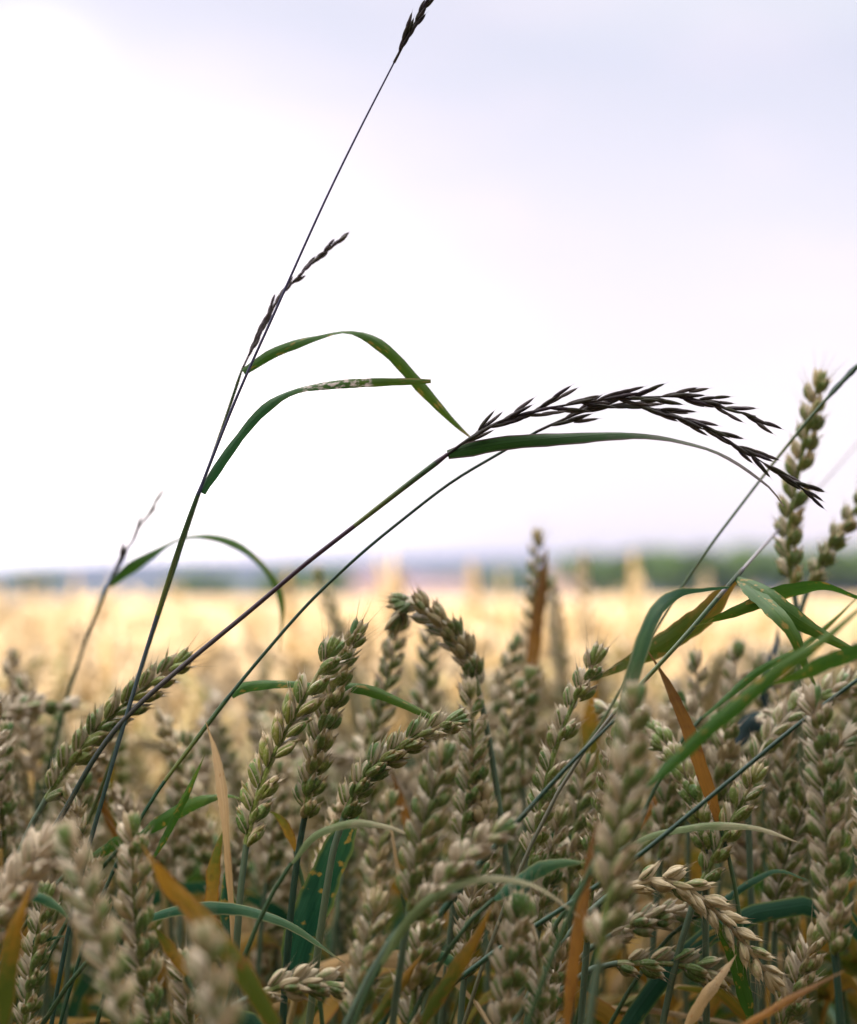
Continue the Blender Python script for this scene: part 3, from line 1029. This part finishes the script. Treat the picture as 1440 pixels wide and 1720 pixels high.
shoot('dark green blade crossing behind the blurred left ear', [(0, 1592, 0, 30), (50, 1582, 0, 25), (110, 1572, 0, 40)], .58, 16, 'deep', LG)
shoot('short dry brown leaf beside the blurred bottom left ear', [(312, 1640, 0, 40), (295, 1610, 0, 10), (275, 1580, 0, 15), (253, 1552, 0, 60)], .53, 26, 'turned', LG)
shoot('orange green blade standing behind the thick stem on the left', [(195, 1420, 0, 30), (188, 1340, 0, 15), (180, 1260, 0, 15), (172, 1195, 0, 40)], .74, 22, 'turning', LG)
shoot('red brown leaf bending behind the left grass stems', [(205, 1430, 0, 30), (180, 1370, 0, 15), (168, 1330, 0, 25), (158, 1180, 0, 60)], .70, 18, 'rust', LG)
shoot('green leaf low between the left ears', [(150, 1440, 0, 45), (180, 1425, 0, 15), (212, 1405, 0, 20), (245, 1398, 0, 60)], .63, 24, 'green', LG)
shoot('long pale arched leaf over the bottom middle', [(640, 1620, 0, 30), (680, 1555, 0, 10), (730, 1505, 0, 15), (790, 1478, 0, 40), (850, 1475, 0, 55), (910, 1492, 0, 55), (975, 1540, 0, 65)], .515, 24, 'pale', LG,
      prof=([0, .15, .5, .8, 1], [.5, .9, 1, .7, .2]))
shoot('thin pale leaf bent over the deep green leaf', [(490, 1450, 0, 45), (530, 1402, 0, 40), (590, 1383, 0, 30), (650, 1388, 0, 35), (700, 1408, 0, 55)], .56, 20, 'pale', LG)
shoot('red edged olive leaf rising right at the bottom middle', [(705, 1725, 0, 25), (745, 1660, 0, 10), (790, 1590, 0, 20), (830, 1515, 0, 60)], .53, 32, 'turning', LG)
shoot('olive blade rising from the bottom edge under the pale arched leaf', [(620, 1725, 0, 25), (660, 1670, 0, 15), (710, 1600, 0, 50)], .54, 26, 'turning', LG)
shoot('rust orange blade standing beside the large blurred middle ear', [(952, 1725, 0, 15), (962, 1620, 0, 15), (978, 1520, 0, 25), (990, 1440, 0, 30), (1005, 1360, 0, 65)], .515, 28, 'rust', LG)
shoot('teal leaf curving behind the large blurred middle ear', [(830, 1510, 0, 50), (880, 1475, 0, 20), (930, 1452, 0, 10), (985, 1448, 0, 45)], .55, 34, 'teal', LG)
shoot('upright orange blade beside the high upright ear', [(868, 1215, 0, 35), (885, 1150, 0, 20), (900, 1060, 0, 10), (910, 985, 0, 10), (919, 920, 0, 50)], .84, 30, 'rust', LG,
      prof=([0, .2, .5, .8, 1], [.5, .8, 1, .8, .1]))
shoot('yellow green blade standing behind the sharp right of centre ear', [(992, 1330, 0, 30), (990, 1260, 0, 5), (992, 1200, 0, 10), (1000, 1135, 0, 50)], .80, 40, 'turning', LG)
shoot('long whitish leaf arching over the right middle wheat', [(1060, 1418, 0, 50), (1110, 1398, 0, 50), (1190, 1386, 0, 45), (1270, 1390, 0, 45), (1350, 1418, 0, 60)], .575, 22, 'pale', LG)
shoot('golden leaf glowing left of the tall right ear', [(1335, 1480, 0, 25), (1340, 1420, 0, 10), (1350, 1370, 0, 10), (1365, 1320, 0, 50)], .74, 50, 'turned', LG)
shoot('narrow rust leaf slanting behind the right ears', [(1075, 1390, 0, 30), (1100, 1345, 0, 20), (1135, 1290, 0, 50)], .68, 16, 'rust', LG)
shoot('thick green leaf hanging below the bent golden ear', [(1262, 1720, 0, 10), (1245, 1650, 0, 5), (1225, 1590, 0, 10), (1185, 1520, 0, 40)], .61, 30, 'green', LG)
shoot('pale tan forked leaf tip under the bent golden ear', [(1150, 1730, 0, 20), (1180, 1680, 0, 15), (1210, 1640, 0, 30), (1238, 1602, 0, 62)], .565, 26, 'straw', LG)
shoot('dull tan leaf bending through the bottom right corner', [(1230, 1735, 0, 30), (1290, 1700, 0, 20), (1350, 1665, 0, 30), (1420, 1630, 0, 50)], .52, 18, 'rust', LG)
shoot('thin green blade folded at the right below the whitish leaf', [(1160, 1545, 0, 50), (1220, 1508, 0, 45), (1270, 1476, 0, 40), (1310, 1462, 0, 55), (1365, 1482, 0, 55)], .63, 18, 'deep', LG)
shoot('tan broken leaf lying low behind the bottom right ears', [(1000, 1690, 0, 40), (1080, 1695, 0, 40), (1170, 1708, 0, 45), (1300, 1730, 0, 60)], .66, 16, 'straw', LG)
shoot('orange dry leaf in the gap behind the middle ears', [(690, 1410, 0, 30), (680, 1370, 0, 15), (668, 1330, 0, 15), (655, 1290, 0, 50)], .72, 20, 'rust', LG)
shoot('small teal leaf low among the bottom middle ears', [(715, 1620, 0, 50), (735, 1605, 0, 15), (765, 1620, 0, 25), (775, 1650, 0, 60)], .60, 26, 'teal', LG)
shoot('short green leaf bent beside the two sharp ears', [(495, 1430, 0, 50), (485, 1400, 0, 20), (470, 1375, 0, 20), (450, 1362, 0, 60)], .64, 20, 'turned', LG)
shoot('thin straw leaf crossing in front of the deep green leaf', [(675, 1500, 0, 60), (665, 1450, 0, 50), (658, 1400, 0, 60), (655, 1360, 0, 70)], .66, 12, 'straw', LG)

# ---- the ears: base -> tip
NG = 'near wheat plants'
wheat('plump sharp ear with green grains, left one of the two touching ears', [(414, 1418), (432, 1340), (462, 1265), (500, 1195), (530, 1140), (556, 1096)], .60, .15, (.62, .55, .5), NG, [(404, 1500), (398, 1580)], hero=True)
wheat('sharp awned ear leaning on the plump ear left of it, tip highest in the middle', [(512, 1372), (528, 1290), (550, 1195), (572, 1120), (596, 1068)], .615, .9, (.45, .40, .25), NG, [(500, 1440), (488, 1540), (480, 1640)], stem_mat='stem_dark', hero=True, awn=.003)
wheat('green and tan ear sloping up right under the thick grass stem on the left', [(78, 1342), (120, 1282), (168, 1222), (230, 1168), (300, 1113)], .625, .3, (.55, .42, .3), NG, hero=True)
wheat('ear leaning far right over the deep green leaf', [(578, 1372), (605, 1318), (640, 1280), (695, 1240), (758, 1212)], .60, .7, (.50, .36, .15), NG, [(560, 1430), (548, 1500)], hero=True)
wheat('dark ear arched over like a hook in the middle', [(806, 1168), (790, 1112), (755, 1060), (715, 1028), (688, 1012), (668, 1040)], .66, 1.1, (.35, .22, .15), NG, hero=True, awn=.003)
wheat('pale green ear rising to the arched hook ear', [(598, 1340), (622, 1260), (645, 1170), (660, 1100), (672, 1045)], .72, .2, (.40, .5, .6), NG)
wheat('narrow upright ear standing above the others in front of the hills', [(893, 1190), (892, 1090), (896, 1000), (902, 908)], .86, .3, (.35, .36, .15), NG, width=.85)
wheat('pale blurred ear right of the upright orange blade', [(945, 1190), (940, 1110), (934, 1040), (926, 985)], 1.0, .5, (.25, .6, .5), NG)
wheat('tallest wheat ear on the right reaching far above the horizon', [(1332, 985), (1325, 905), (1338, 810), (1358, 720), (1374, 645)], .70, .4, (.50, .54, .2), NG, width=1.0, stem=[(1340, 1040), (1342, 1120)], hero=True)
wheat('ear leaning right beside the tallest ear and cut by the right edge', [(1362, 980), (1385, 935), (1415, 890), (1450, 835)], .72, .8, (.4, .44, .3), NG, width=1.02, stem=[(1345, 1030), (1340, 1100)], hero=True)
wheat('thin blurred ear tilted left behind the thin grass stem', [(588, 1130), (572, 1070), (552, 1015), (538, 968)], .98, .5, (.35, .42, .3), NG, width=.8)
wheat('whitish green upright ear below the hook ear', [(775, 1420), (788, 1330), (795, 1240), (790, 1165)], .655, .3, (.45, .55, .55), NG, hero=True)
wheat('soft brown ear between the leaning ear and the whitish one', [(688, 1530), (705, 1440), (722, 1360), (745, 1275)], .535, .4, (.45, .32, .3), NG)
wheat('blurred pinkish ear leaning right over the pale arched leaf', [(690, 1540), (740, 1490), (785, 1435), (838, 1395)], .52, .5, (.3, .45, .7), NG)
wheat('sharp pale ear leaning right with green grains, right of centre', [(892, 1455), (908, 1360), (930, 1270), (960, 1190), (1000, 1108)], .625, .5, (.48, .55, .6), NG, hero=True)
wheat('large blurred ear in front, right of centre, on a blue green stalk', [(1008, 1612), (1025, 1500), (1040, 1390), (1055, 1290), (1066, 1180)], .485, .3, (.4, .40, .55), NG, [(995, 1680), (985, 1760)], width=1.05)
wheat('big pinkish ear standing at the right edge on a green stalk', [(1402, 1600), (1398, 1500), (1392, 1390), (1385, 1290), (1368, 1180)], .55, .6, (.35, .44, .7), NG, [(1408, 1660), (1414, 1740)], width=1.1, stem_mat='stem_dark')
wheat('golden sharp ear bent over and drooping to the lower right', [(1058, 1488), (1100, 1478), (1150, 1490), (1200, 1530), (1245, 1578), (1292, 1640)], .60, .15, (.06, .56, .35), NG, hero=True, awn=.003)
wheat('dull ear lying flat below the bent golden ear', [(1038, 1618), (1090, 1618), (1150, 1622), (1225, 1640)], .62, .4, (.3, .32, .3), NG, hero=True)
wheat('greyish ear lying behind the bent golden ear', [(1028, 1570), (1080, 1548), (1120, 1535), (1165, 1528)], .63, .9, (.2, .36, .6), NG, awn=.003)
wheat('upright tilted green ear above the bent golden ear', [(1180, 1482), (1205, 1430), (1235, 1370), (1268, 1308)], .62, .2, (.55, .46, .3), NG, hero=True)
wheat('big cream ear in the very front at the lower left', [(220, 1740), (190, 1640), (155, 1540), (118, 1415)], .465, .4, (.25, .72, .55), NG, width=1.1)
wheat('slim upright ear right of the big cream front ear', [(262, 1735), (240, 1630), (228, 1520), (222, 1395)], .54, .5, (.35, .50, .4), NG)
wheat('pink cream ear leaning in from the left edge', [(-40, 1590), (0, 1530), (35, 1480), (75, 1415)], .52, .5, (.15, .72, .75), NG, width=1.1, awn=.003)
wheat('most blurred dark ear at the bottom left', [(385, 1800), (372, 1730), (358, 1660), (345, 1590)], .41, .4, (.3, .42, .4), NG)
wheat('small ear tip beside the short dry brown leaf', [(322, 1745), (320, 1700), (316, 1660), (308, 1625)], .56, .4, (.35, .45, .4), NG)
wheat('ear lying flat at the bottom under the deep green leaf', [(436, 1668), (480, 1655), (530, 1650), (590, 1655)], .565, .4, (.2, .42, .45), NG)
wheat('soft greenish ear at the bottom left of the red edged leaf', [(598, 1735), (605, 1670), (615, 1600), (632, 1525)], .53, .4, (.4, .46, .3), NG)
wheat('greenish ear at the bottom crossed by the red edged leaf', [(690, 1740), (695, 1680), (702, 1620), (716, 1560)], .55, .8, (.45, .42, .35), NG)
wheat('blurred ear at the bottom right of the red edged leaf', [(842, 1750), (852, 1680), (860, 1610), (872, 1530)], .53, .8, (.3, .44, .5), NG, awn=.003)
wheat('purplish blurred ear beside the rust orange blade at the bottom', [(905, 1740), (908, 1670), (905, 1600), (890, 1540)], .545, .2, (.25, .42, .6), NG)
wheat('brown ear at the bottom left of the blue green stalk', [(925, 1740), (930, 1690), (935, 1640), (940, 1570)], .58, .4, (.3, .36, .4), NG)
wheat('upright ear behind the sharp pale ear on its left side', [(838, 1400), (845, 1330), (852, 1250), (868, 1160)], .73, .4, (.4, .45, .5), NG)
wheat('sharp speckled ear close behind the sharp pale ear', [(880, 1320), (878, 1250), (882, 1190), (890, 1140)], .74, .7, (.4, .42, .45), NG)
wheat('spiky pale ear rising left of the upright orange blade', [(815, 1255), (830, 1200), (845, 1150), (868, 1085)], .80, .6, (.25, .56, .6), NG, awn=.003)
wheat('blurred brown ear hanging in the gap behind the hook ear', [(728, 1250), (720, 1180), (718, 1120), (722, 1055)], .80, .4, (.35, .36, .4), NG)
wheat('pale ear right of the rust twisting leaf', [(1160, 1330), (1165, 1260), (1175, 1190), (1170, 1115)], .74, .4, (.3, .48, .6), NG)
wheat('mauve ear left of the dark blue blade', [(1222, 1320), (1228, 1250), (1232, 1180), (1240, 1098)], .74, .6, (.3, .48, .7), NG)
wheat('cream ear between the dark blue blade and the tall right ear', [(1318, 1330), (1315, 1260), (1310, 1190), (1318, 1110)], .72, .4, (.3, .5, .5), NG)
wheat('grey ear at the right edge under the soft green leaf', [(1440, 1310), (1436, 1240), (1432, 1170), (1440, 1100)], .76, .4, (.35, .42, .4), NG)
wheat('upright ear below the curled blue black leaf', [(1195, 1420), (1205, 1350), (1212, 1290), (1222, 1225)], .67, .9, (.35, .45, .4), NG)
wheat('brownish ear half hidden right of the tilted green ear', [(1300, 1450), (1310, 1380), (1318, 1310), (1320, 1240)], .68, .5, (.3, .35, .4), NG)
wheat('speckled ear left of the tilted green ear', [(1110, 1440), (1118, 1370), (1130, 1310), (1148, 1250)], .67, .4, (.35, .38, .45), NG)
wheat('pale ear behind the blurred stalks at the left edge', [(60, 1310), (55, 1250), (48, 1200), (40, 1155)], .76, .4, (.15, .55, .65), NG)
wheat('cream ear touching the left edge behind the leaning green ear', [(22, 1290), (18, 1230), (15, 1170), (20, 1110)], .82, .6, (.15, .56, .6), NG)
wheat('ear at the left edge above the pink cream ear', [(10, 1440), (5, 1370), (0, 1300), (8, 1235)], .68, .3, (.25, .5, .6), NG)
wheat('greenish ear in the corner under the pink cream ear', [(40, 1740), (50, 1660), (60, 1590), (75, 1510)], .58, .6, (.45, .42, .3), NG)
wheat('shaded ear between the two grass stems at the lower left', [(120, 1560), (130, 1480), (135, 1400), (142, 1320)], .68, .4, (.4, .36, .4), NG)
wheat('brownish ear behind the green arched leaf', [(290, 1470), (295, 1400), (300, 1330), (312, 1250)], .74, .4, (.3, .38, .4), NG)
wheat('small pale ear left of the two touching ears', [(450, 1290), (440, 1245), (432, 1205), (426, 1165)], .84, .3, (.3, .5, .5), NG)
wheat('dim ear seen right of the blue stalk', [(448, 1480), (458, 1420), (462, 1370), (470, 1300)], .72, .4, (.3, .35, .4), NG)
wheat('shaded ear behind the bottom of the deep green leaf', [(628, 1540), (632, 1480), (640, 1420), (655, 1350)], .70, .4, (.3, .36, .4), NG)
wheat('upright ear crossed by the slanting green stem right of centre', [(958, 1500), (962, 1430), (972, 1360), (985, 1290)], .66, .4, (.4, .44, .45), NG)
wheat('brown ear low behind the rust orange blade', [(905, 1560), (915, 1500), (925, 1440), (940, 1380)], .64, .4, (.35, .38, .4), NG)
wheat('drooping ear right of the bent golden ear', [(1335, 1600), (1325, 1560), (1310, 1520), (1335, 1470)], .68, .4, (.3, .34, .5), NG)
wheat('ear in the bottom right corner behind the tan leaf', [(1310, 1740), (1330, 1690), (1345, 1640), (1365, 1580)], .62, .4, (.35, .38, .4), NG)
wheat('ear at the right edge beyond the big pinkish ear', [(1470, 1560), (1462, 1480), (1455, 1400), (1450, 1320)], .62, .4, (.3, .42, .5), NG)
wheat('broken ear hanging low right of the lying dull ear', [(780, 1640), (785, 1590), (790, 1530), (805, 1470)], .62, .4, (.35, .38, .4), NG)

# ================================================================== the crowd behind: copies of a few whole plants
def variant(seed, nod, green):
    r = np.random.default_rng(seed)
    h = 0.70
    lean = r.normal(0, .03, 2)
    base = np.array([(0, 0, 0), (lean[0] * .3, lean[1] * .3, h * .35), (lean[0] * .7, lean[1] * .7, h * .7), (lean[0] * 1.2, lean[1] * 1.2, h)])
    S = smooth_curve(base, 16)
    L = r.uniform(.070, .092)
    a = r.uniform(0, 6.28)
    out = np.array((math.cos(a), math.sin(a), 0))
    d = unit(S[-1] - S[-2])
    p, E = S[-1].copy(), [S[-1]]
    for q in range(12):
        d = unit(d + out * nod / 12 + np.array((0, 0, -.02 * nod)))
        p = p + d * L / 12
        E.append(p)
    E = np.array(E)
    sp, D = ear_spikelets(E, r.uniform(0, 3), r, np.array((0, 1.0, 0)), BR_LO, 1.0, few=False, awn=.0015 if seed % 3 else .003)
    top = E[:, 2].max()
    o3 = np.zeros(3)
    P = Parts(); P.add(*tube(S, [.0019, .0017, .0012], 6, r.random())); st = P.mesh('stem')
    P = Parts(); P.add(*tube(D, [.0011, .0006], 5))
    for _, q in sp:
        P.add(*q.get())
    er = P.mesh('ear')
    lv = []
    for q in range(6):
        z0 = r.uniform(.36, .64) if q else r.uniform(.52, .66)
        b = np.array([np.interp(z0, S[:, 2], S[:, 0]), np.interp(z0, S[:, 2], S[:, 1]), z0])
        a = r.uniform(0, 6.28)
        o = np.array((math.cos(a), math.sin(a), 0))
        ll = r.uniform(.10, .17)
        up = r.uniform(.3, .8)
        pts = [b, b + o * ll * .3 + np.array((0, 0, ll * .45 * up)), b + o * ll * .7 + np.array((0, 0, ll * .45 * up)), b + o * ll + np.array((0, 0, -ll * r.uniform(0, .5)))]
        C = smooth_curve(pts, 14)
        s = np.linspace(0, 1, 14)
        w = .0072 * np.minimum(1, .5 + 3 * s) * np.clip((1.02 - s) * 2, 0, 1) ** .8
        V, F, c = ribbon(C, w, np.linspace(0, r.normal(0, 1.2), 14), .2, 3, r.random(), view=np.array((0.2, .9, -.4)))
        lv.append((make_mesh('leaf', V, F, c), ['green', 'turning', 'turned', 'straw', 'deep', 'teal', 'green', 'pale'][r.integers(8)]))
    return st, er, lv, top


variants = [variant(100 + q, [0.15, .3, .8, .2, .5, 1.5, .25, 1.0, .1, .4, 2.4, .6][q], .4) for q in range(12)]


def crowd_label(px, d):
    zones = [(-200, 170, 'behind the pink cream ear at the left edge'), (170, 420, 'behind the thick slanting grass stem'), (420, 640, 'behind the two touching ears'),
             (640, 850, 'behind the hook ear'), (850, 1060, 'behind the upright orange blade'), (1060, 1290, 'behind the rust twisting leaf'), (1290, 1700, 'behind the tallest right ear')]
    z = [q[2] for q in zones if q[0] <= px < q[1]] or ['in the field']
    depth = 'soft shaded wheat plant close' if d < 1.05 else 'blurred wheat plant a step' if d < 1.5 else 'very blurred golden wheat plant rows'
    return depth + ' ' + z[0], 'wheat plants ' + z[0]


def min_top(px, d):
    if d < 1.05:
        return np.interp(px, [-100, 100, 230, 300, 500, 580, 700, 850, 1000, 1200, 1300, 1500], [1170, 1190, 1220, 1290, 1290, 1190, 1170, 1180, 1190, 1170, 1150, 1120])
    if d < 1.5:
        return np.interp(px, [-100, 100, 230, 300, 500, 600, 750, 1000, 1200, 1500], [1090, 1100, 1130, 1180, 1170, 1110, 1090, 1100, 1090, 1060])
    return np.interp(px, [-100, 200, 500, 900, 1500], [1040, 1070, 1080, 1050, 1040])


r = np.random.default_rng(21)
N_CROWD, d0, count = 236, 0.68, 0
crowd_end = 1.30
placed = []
tries = 0
while count < N_CROWD and tries < 40000:
    tries += 1
    y = math.sqrt(r.uniform(.68 ** 2, crowd_end ** 2))
    x = r.uniform(-.30, .30) * y
    if any((x - a) ** 2 + (y - b) ** 2 <   .024 ** 2 for a, b in placed):
        continue
    placed.append((x, y))
    st, er, lv, top = variants[r.integers(12)]
    px = 720 + x / y * FPX
    yt = min_top(px, y) + abs(r.normal(0, 55)) + (r.random() < .05) * -40
    zt = EYE - (yt - HORIZON) / FPX * y
    k = zt / top
    root = empty('wheat_plant', (x, y, 0), r.uniform(0, 6.28))
    root.scale = (1, 1, k)
    root.rotation_euler.x, root.rotation_euler.y = r.normal(0, .05), r.normal(0, .05)
    lab, grp = crowd_label(px, y)
    tag(root, lab, 'wheat plant', grp)
    obj('stem', st, M['stem_wax'] if r.random() < .5 else M['stem_straw'], root)
    obj('ear', er, M['ear'], root, (r.uniform(.05, .6), r.uniform(.38, .62), r.uniform(.1, .8)) if y < .95 else (r.uniform(.0, .25), r.uniform(.45, .65), 0.0))
    for me, mt in (lv if y > .80 else [q for q in lv if q[1] not in ('green', 'teal')]):
        obj('leaf', me, M[mt], root)
    count += 1

# ================================================================== the rest of the field: one mass
def field_template(r, level):
    """(V, F, C) of a simple wheat plant, C = part, random, height"""
    P = Parts()
    h = .70
    ns = 4 if level == 0 else 3
    lean = r.normal(0, .04, 2)
    S = smooth_curve([(0, 0, .15), (lean[0] * .4, lean[1] * .4, .45), (lean[0], lean[1], h)], 5 if level == 0 else 3)
    V, F, c = tube(S, [.0018, .0014] if level < 2 else [.004, .004], 3)
    c[:, 0] = 0
    P.add(V, F, c)
    a = r.uniform(0, 6.28)
    nod = abs(r.normal(0, .5))
    o = np.array((math.cos(a), math.sin(a), 0))
    E = smooth_curve([S[-1], S[-1] + np.array((0, 0, .045)) + o * nod * .02, S[-1] + np.array((0, 0, .085 - .03 * nod)) + o * nod * .06], 10)
    if level == 0:
        sp, D = ear_spikelets(E, r.uniform(0, 3), r, np.array((0, 1.0, 0)), bract(4, 4), 1.0, step=.0056, few=True, width=1.2)
        for _, q in sp:
            V, F, c = q.get()
            c = c.copy(); c[:, 0] = 1
            P.add(V, F, c)
    else:
        w = .0085 if level == 1 else .011
        zz = np.array([.35, 1, .8, 1.05, .75, .95, .6, .75, .3, .05])[:10] * w
        V, F, c = tube(E, zz, 5 if level == 1 else 4)
        c[:, 0] = 1
        P.add(V, F, c)
    for q in range(2 if level < 2 else 1):
        z0 = r.uniform(.4, .62)
        a = r.uniform(0, 6.28)
        o = np.array((math.cos(a), math.sin(a), 0))
        ll = r.uniform(.10, .17)
        C = smooth_curve([(0, 0, z0), tuple(o * ll * .5 + np.array((0, 0, z0 + ll * .5))), tuple(o * ll + np.array((0, 0, z0 + ll * r.uniform(-.2, .4))))], 6)
        V, F, c = ribbon(C, np.array([.005, .009, .009, .008, .005, .001]), np.zeros(6), .1, 2, .5, view=np.array((0.2, .9, -.4)))
        c[:, 0] = .3
        P.add(V, F, c)
    return P.get()


FV, FF, FC, fn = [], [], [], 0


def sow(n, ymin, ymax, level, spread, seed, drop, sd, scale=1.0, around=False):
    global fn
    r = np.random.default_rng(seed)
    tpls = [field_template(r, level) for _ in range(10)]
    y = np.sqrt(r.uniform(ymin ** 2, ymax ** 2, n))
    x = r.uniform(-spread, spread, n) * (y + .5)
    if around:                                   # the same crop beside and under the camera, short of what it sees
        y = r.uniform(ymin, ymax, n)
        x = r.uniform(-spread, spread, n)
        inside = (np.abs(x) < .27 * y + .06) & (y > -.03)
        keep = (x * x + y * y > .13 ** 2) & (~inside | (y < .66))
        x, y, inside = x[keep], y[keep], inside[keep]
        n = len(x)
    which = r.integers(0, 10, n)
    for q in range(10):
        V, F, C = tpls[q]
        sel = np.where(which == q)[0]
        m = len(sel)
        a = r.uniform(0, 6.28, m)
        zt = EYE - drop - np.abs(r.normal(0, sd, m)) + (r.random(m) < .06) * r.uniform(.02, .075, m) * (y[sel] < 6)
        # slow swells of the crop
        zt += .012 * np.sin(x[sel] * .9 + y[sel] * .35) + .020 * np.sin(x[sel] * 7.7 + 2 * np.sin(y[sel] * 1.9)) * np.sin(y[sel] * 2.3 + x[sel])
        if around:
            zt = np.where(inside[sel], np.minimum(zt, EYE - .262 * np.maximum(y[sel], 0) - .035), zt)
        k = zt / .785
        ca, sa = np.cos(a)[:, None], np.sin(a)[:, None]
        W = np.stack([(V[None, :, 0] * ca - V[None, :, 1] * sa) * scale + x[sel][:, None], (V[None, :, 0] * sa + V[None, :, 1] * ca) * scale + y[sel][:, None], V[None, :, 2] * k[:, None]], -1)
        FV.append(W.reshape(-1, 3).astype(np.float32))
        FF.append((F[None] + (np.arange(m) * len(V))[:, None, None] + fn).reshape(-1, 4))
        CC = np.repeat(C[None], m, 0).copy()
        CC[:, :, 1] = r.random(m)[:, None]
        FC.append(CC.reshape(-1, 3).astype(np.float32))
        fn += m * len(V)


sow(2600, -1.1, 1.3, 0, 1.1, 12, .05, .04, around=True)
sow(1150, crowd_end, 2.3, 0, .31, 11, .022, .060)
sow(2300, 2.3, 4.2, 0, .30, 1, .020, .060)
sow(5200, 4.2, 11, 1, .30, 2, .028, .055)
sow(14000, 11, 40, 2, .29, 3, .050, .03, 1.5)
sow(12000, 40, FIELD_END - 1, 2, .29, 4, .06, .03, 3.0)
# the closed mass of stalks below the ears, further off
gx, gy = np.meshgrid(np.linspace(-1, 1, 60), np.linspace(9, FIELD_END - 1, 80))
gz = .66 + .03 * np.random.default_rng(5).normal(size=gx.shape)
gz[0] = .1
V = np.stack([gx * (gy * .45 + 3), gy, gz], -1).reshape(-1, 3)
i = np.arange(79)[:, None] * 60
j = np.arange(59)[None, :]
FV.append(V.astype(np.float32))
FF.append(np.stack([i + j, i + j + 1, i + 61 + j, i + 60 + j], -1).reshape(-1, 4) + fn)
c = np.zeros((len(V), 3), np.float32); c[:, 0] = .8; c[:, 1] = np.random.default_rng(6).random(len(V))
FC.append(c)
fld = obj('wheat_field', make_mesh('wheat_field', np.vstack(FV), np.vstack(FF), np.vstack(FC)), M['field'])
tag(fld, 'golden sunlit mass of ripe wheat stretching back to the far trees', 'wheat field', kind='stuff')

# ------------------------------------------------------------------ haze
P = Parts(); box(P, (0, 0, 24), (6450, 6450, 62))
hz = obj('haze', P.mesh('haze', smooth=False), None)
mh = bpy.data.materials.new('air')
mh.use_nodes = True
mh.node_tree.nodes.clear()
pv = mh.node_tree.nodes.new('ShaderNodeVolumePrincipled')
pv.inputs['Color'].default_value = (0.24, 0.27, 0.62, 1)
pv.inputs['Density'].default_value = 0.00028
pv.inputs['Anisotropy'].default_value = 0.0
mo = mh.node_tree.nodes.new('ShaderNodeOutputMaterial')
mh.node_tree.links.new(pv.outputs[0], mo.inputs['Volume'])
hz.data.materials.append(mh)
tag(hz, 'pale lavender evening haze over the far hills', 'haze', kind='stuff')
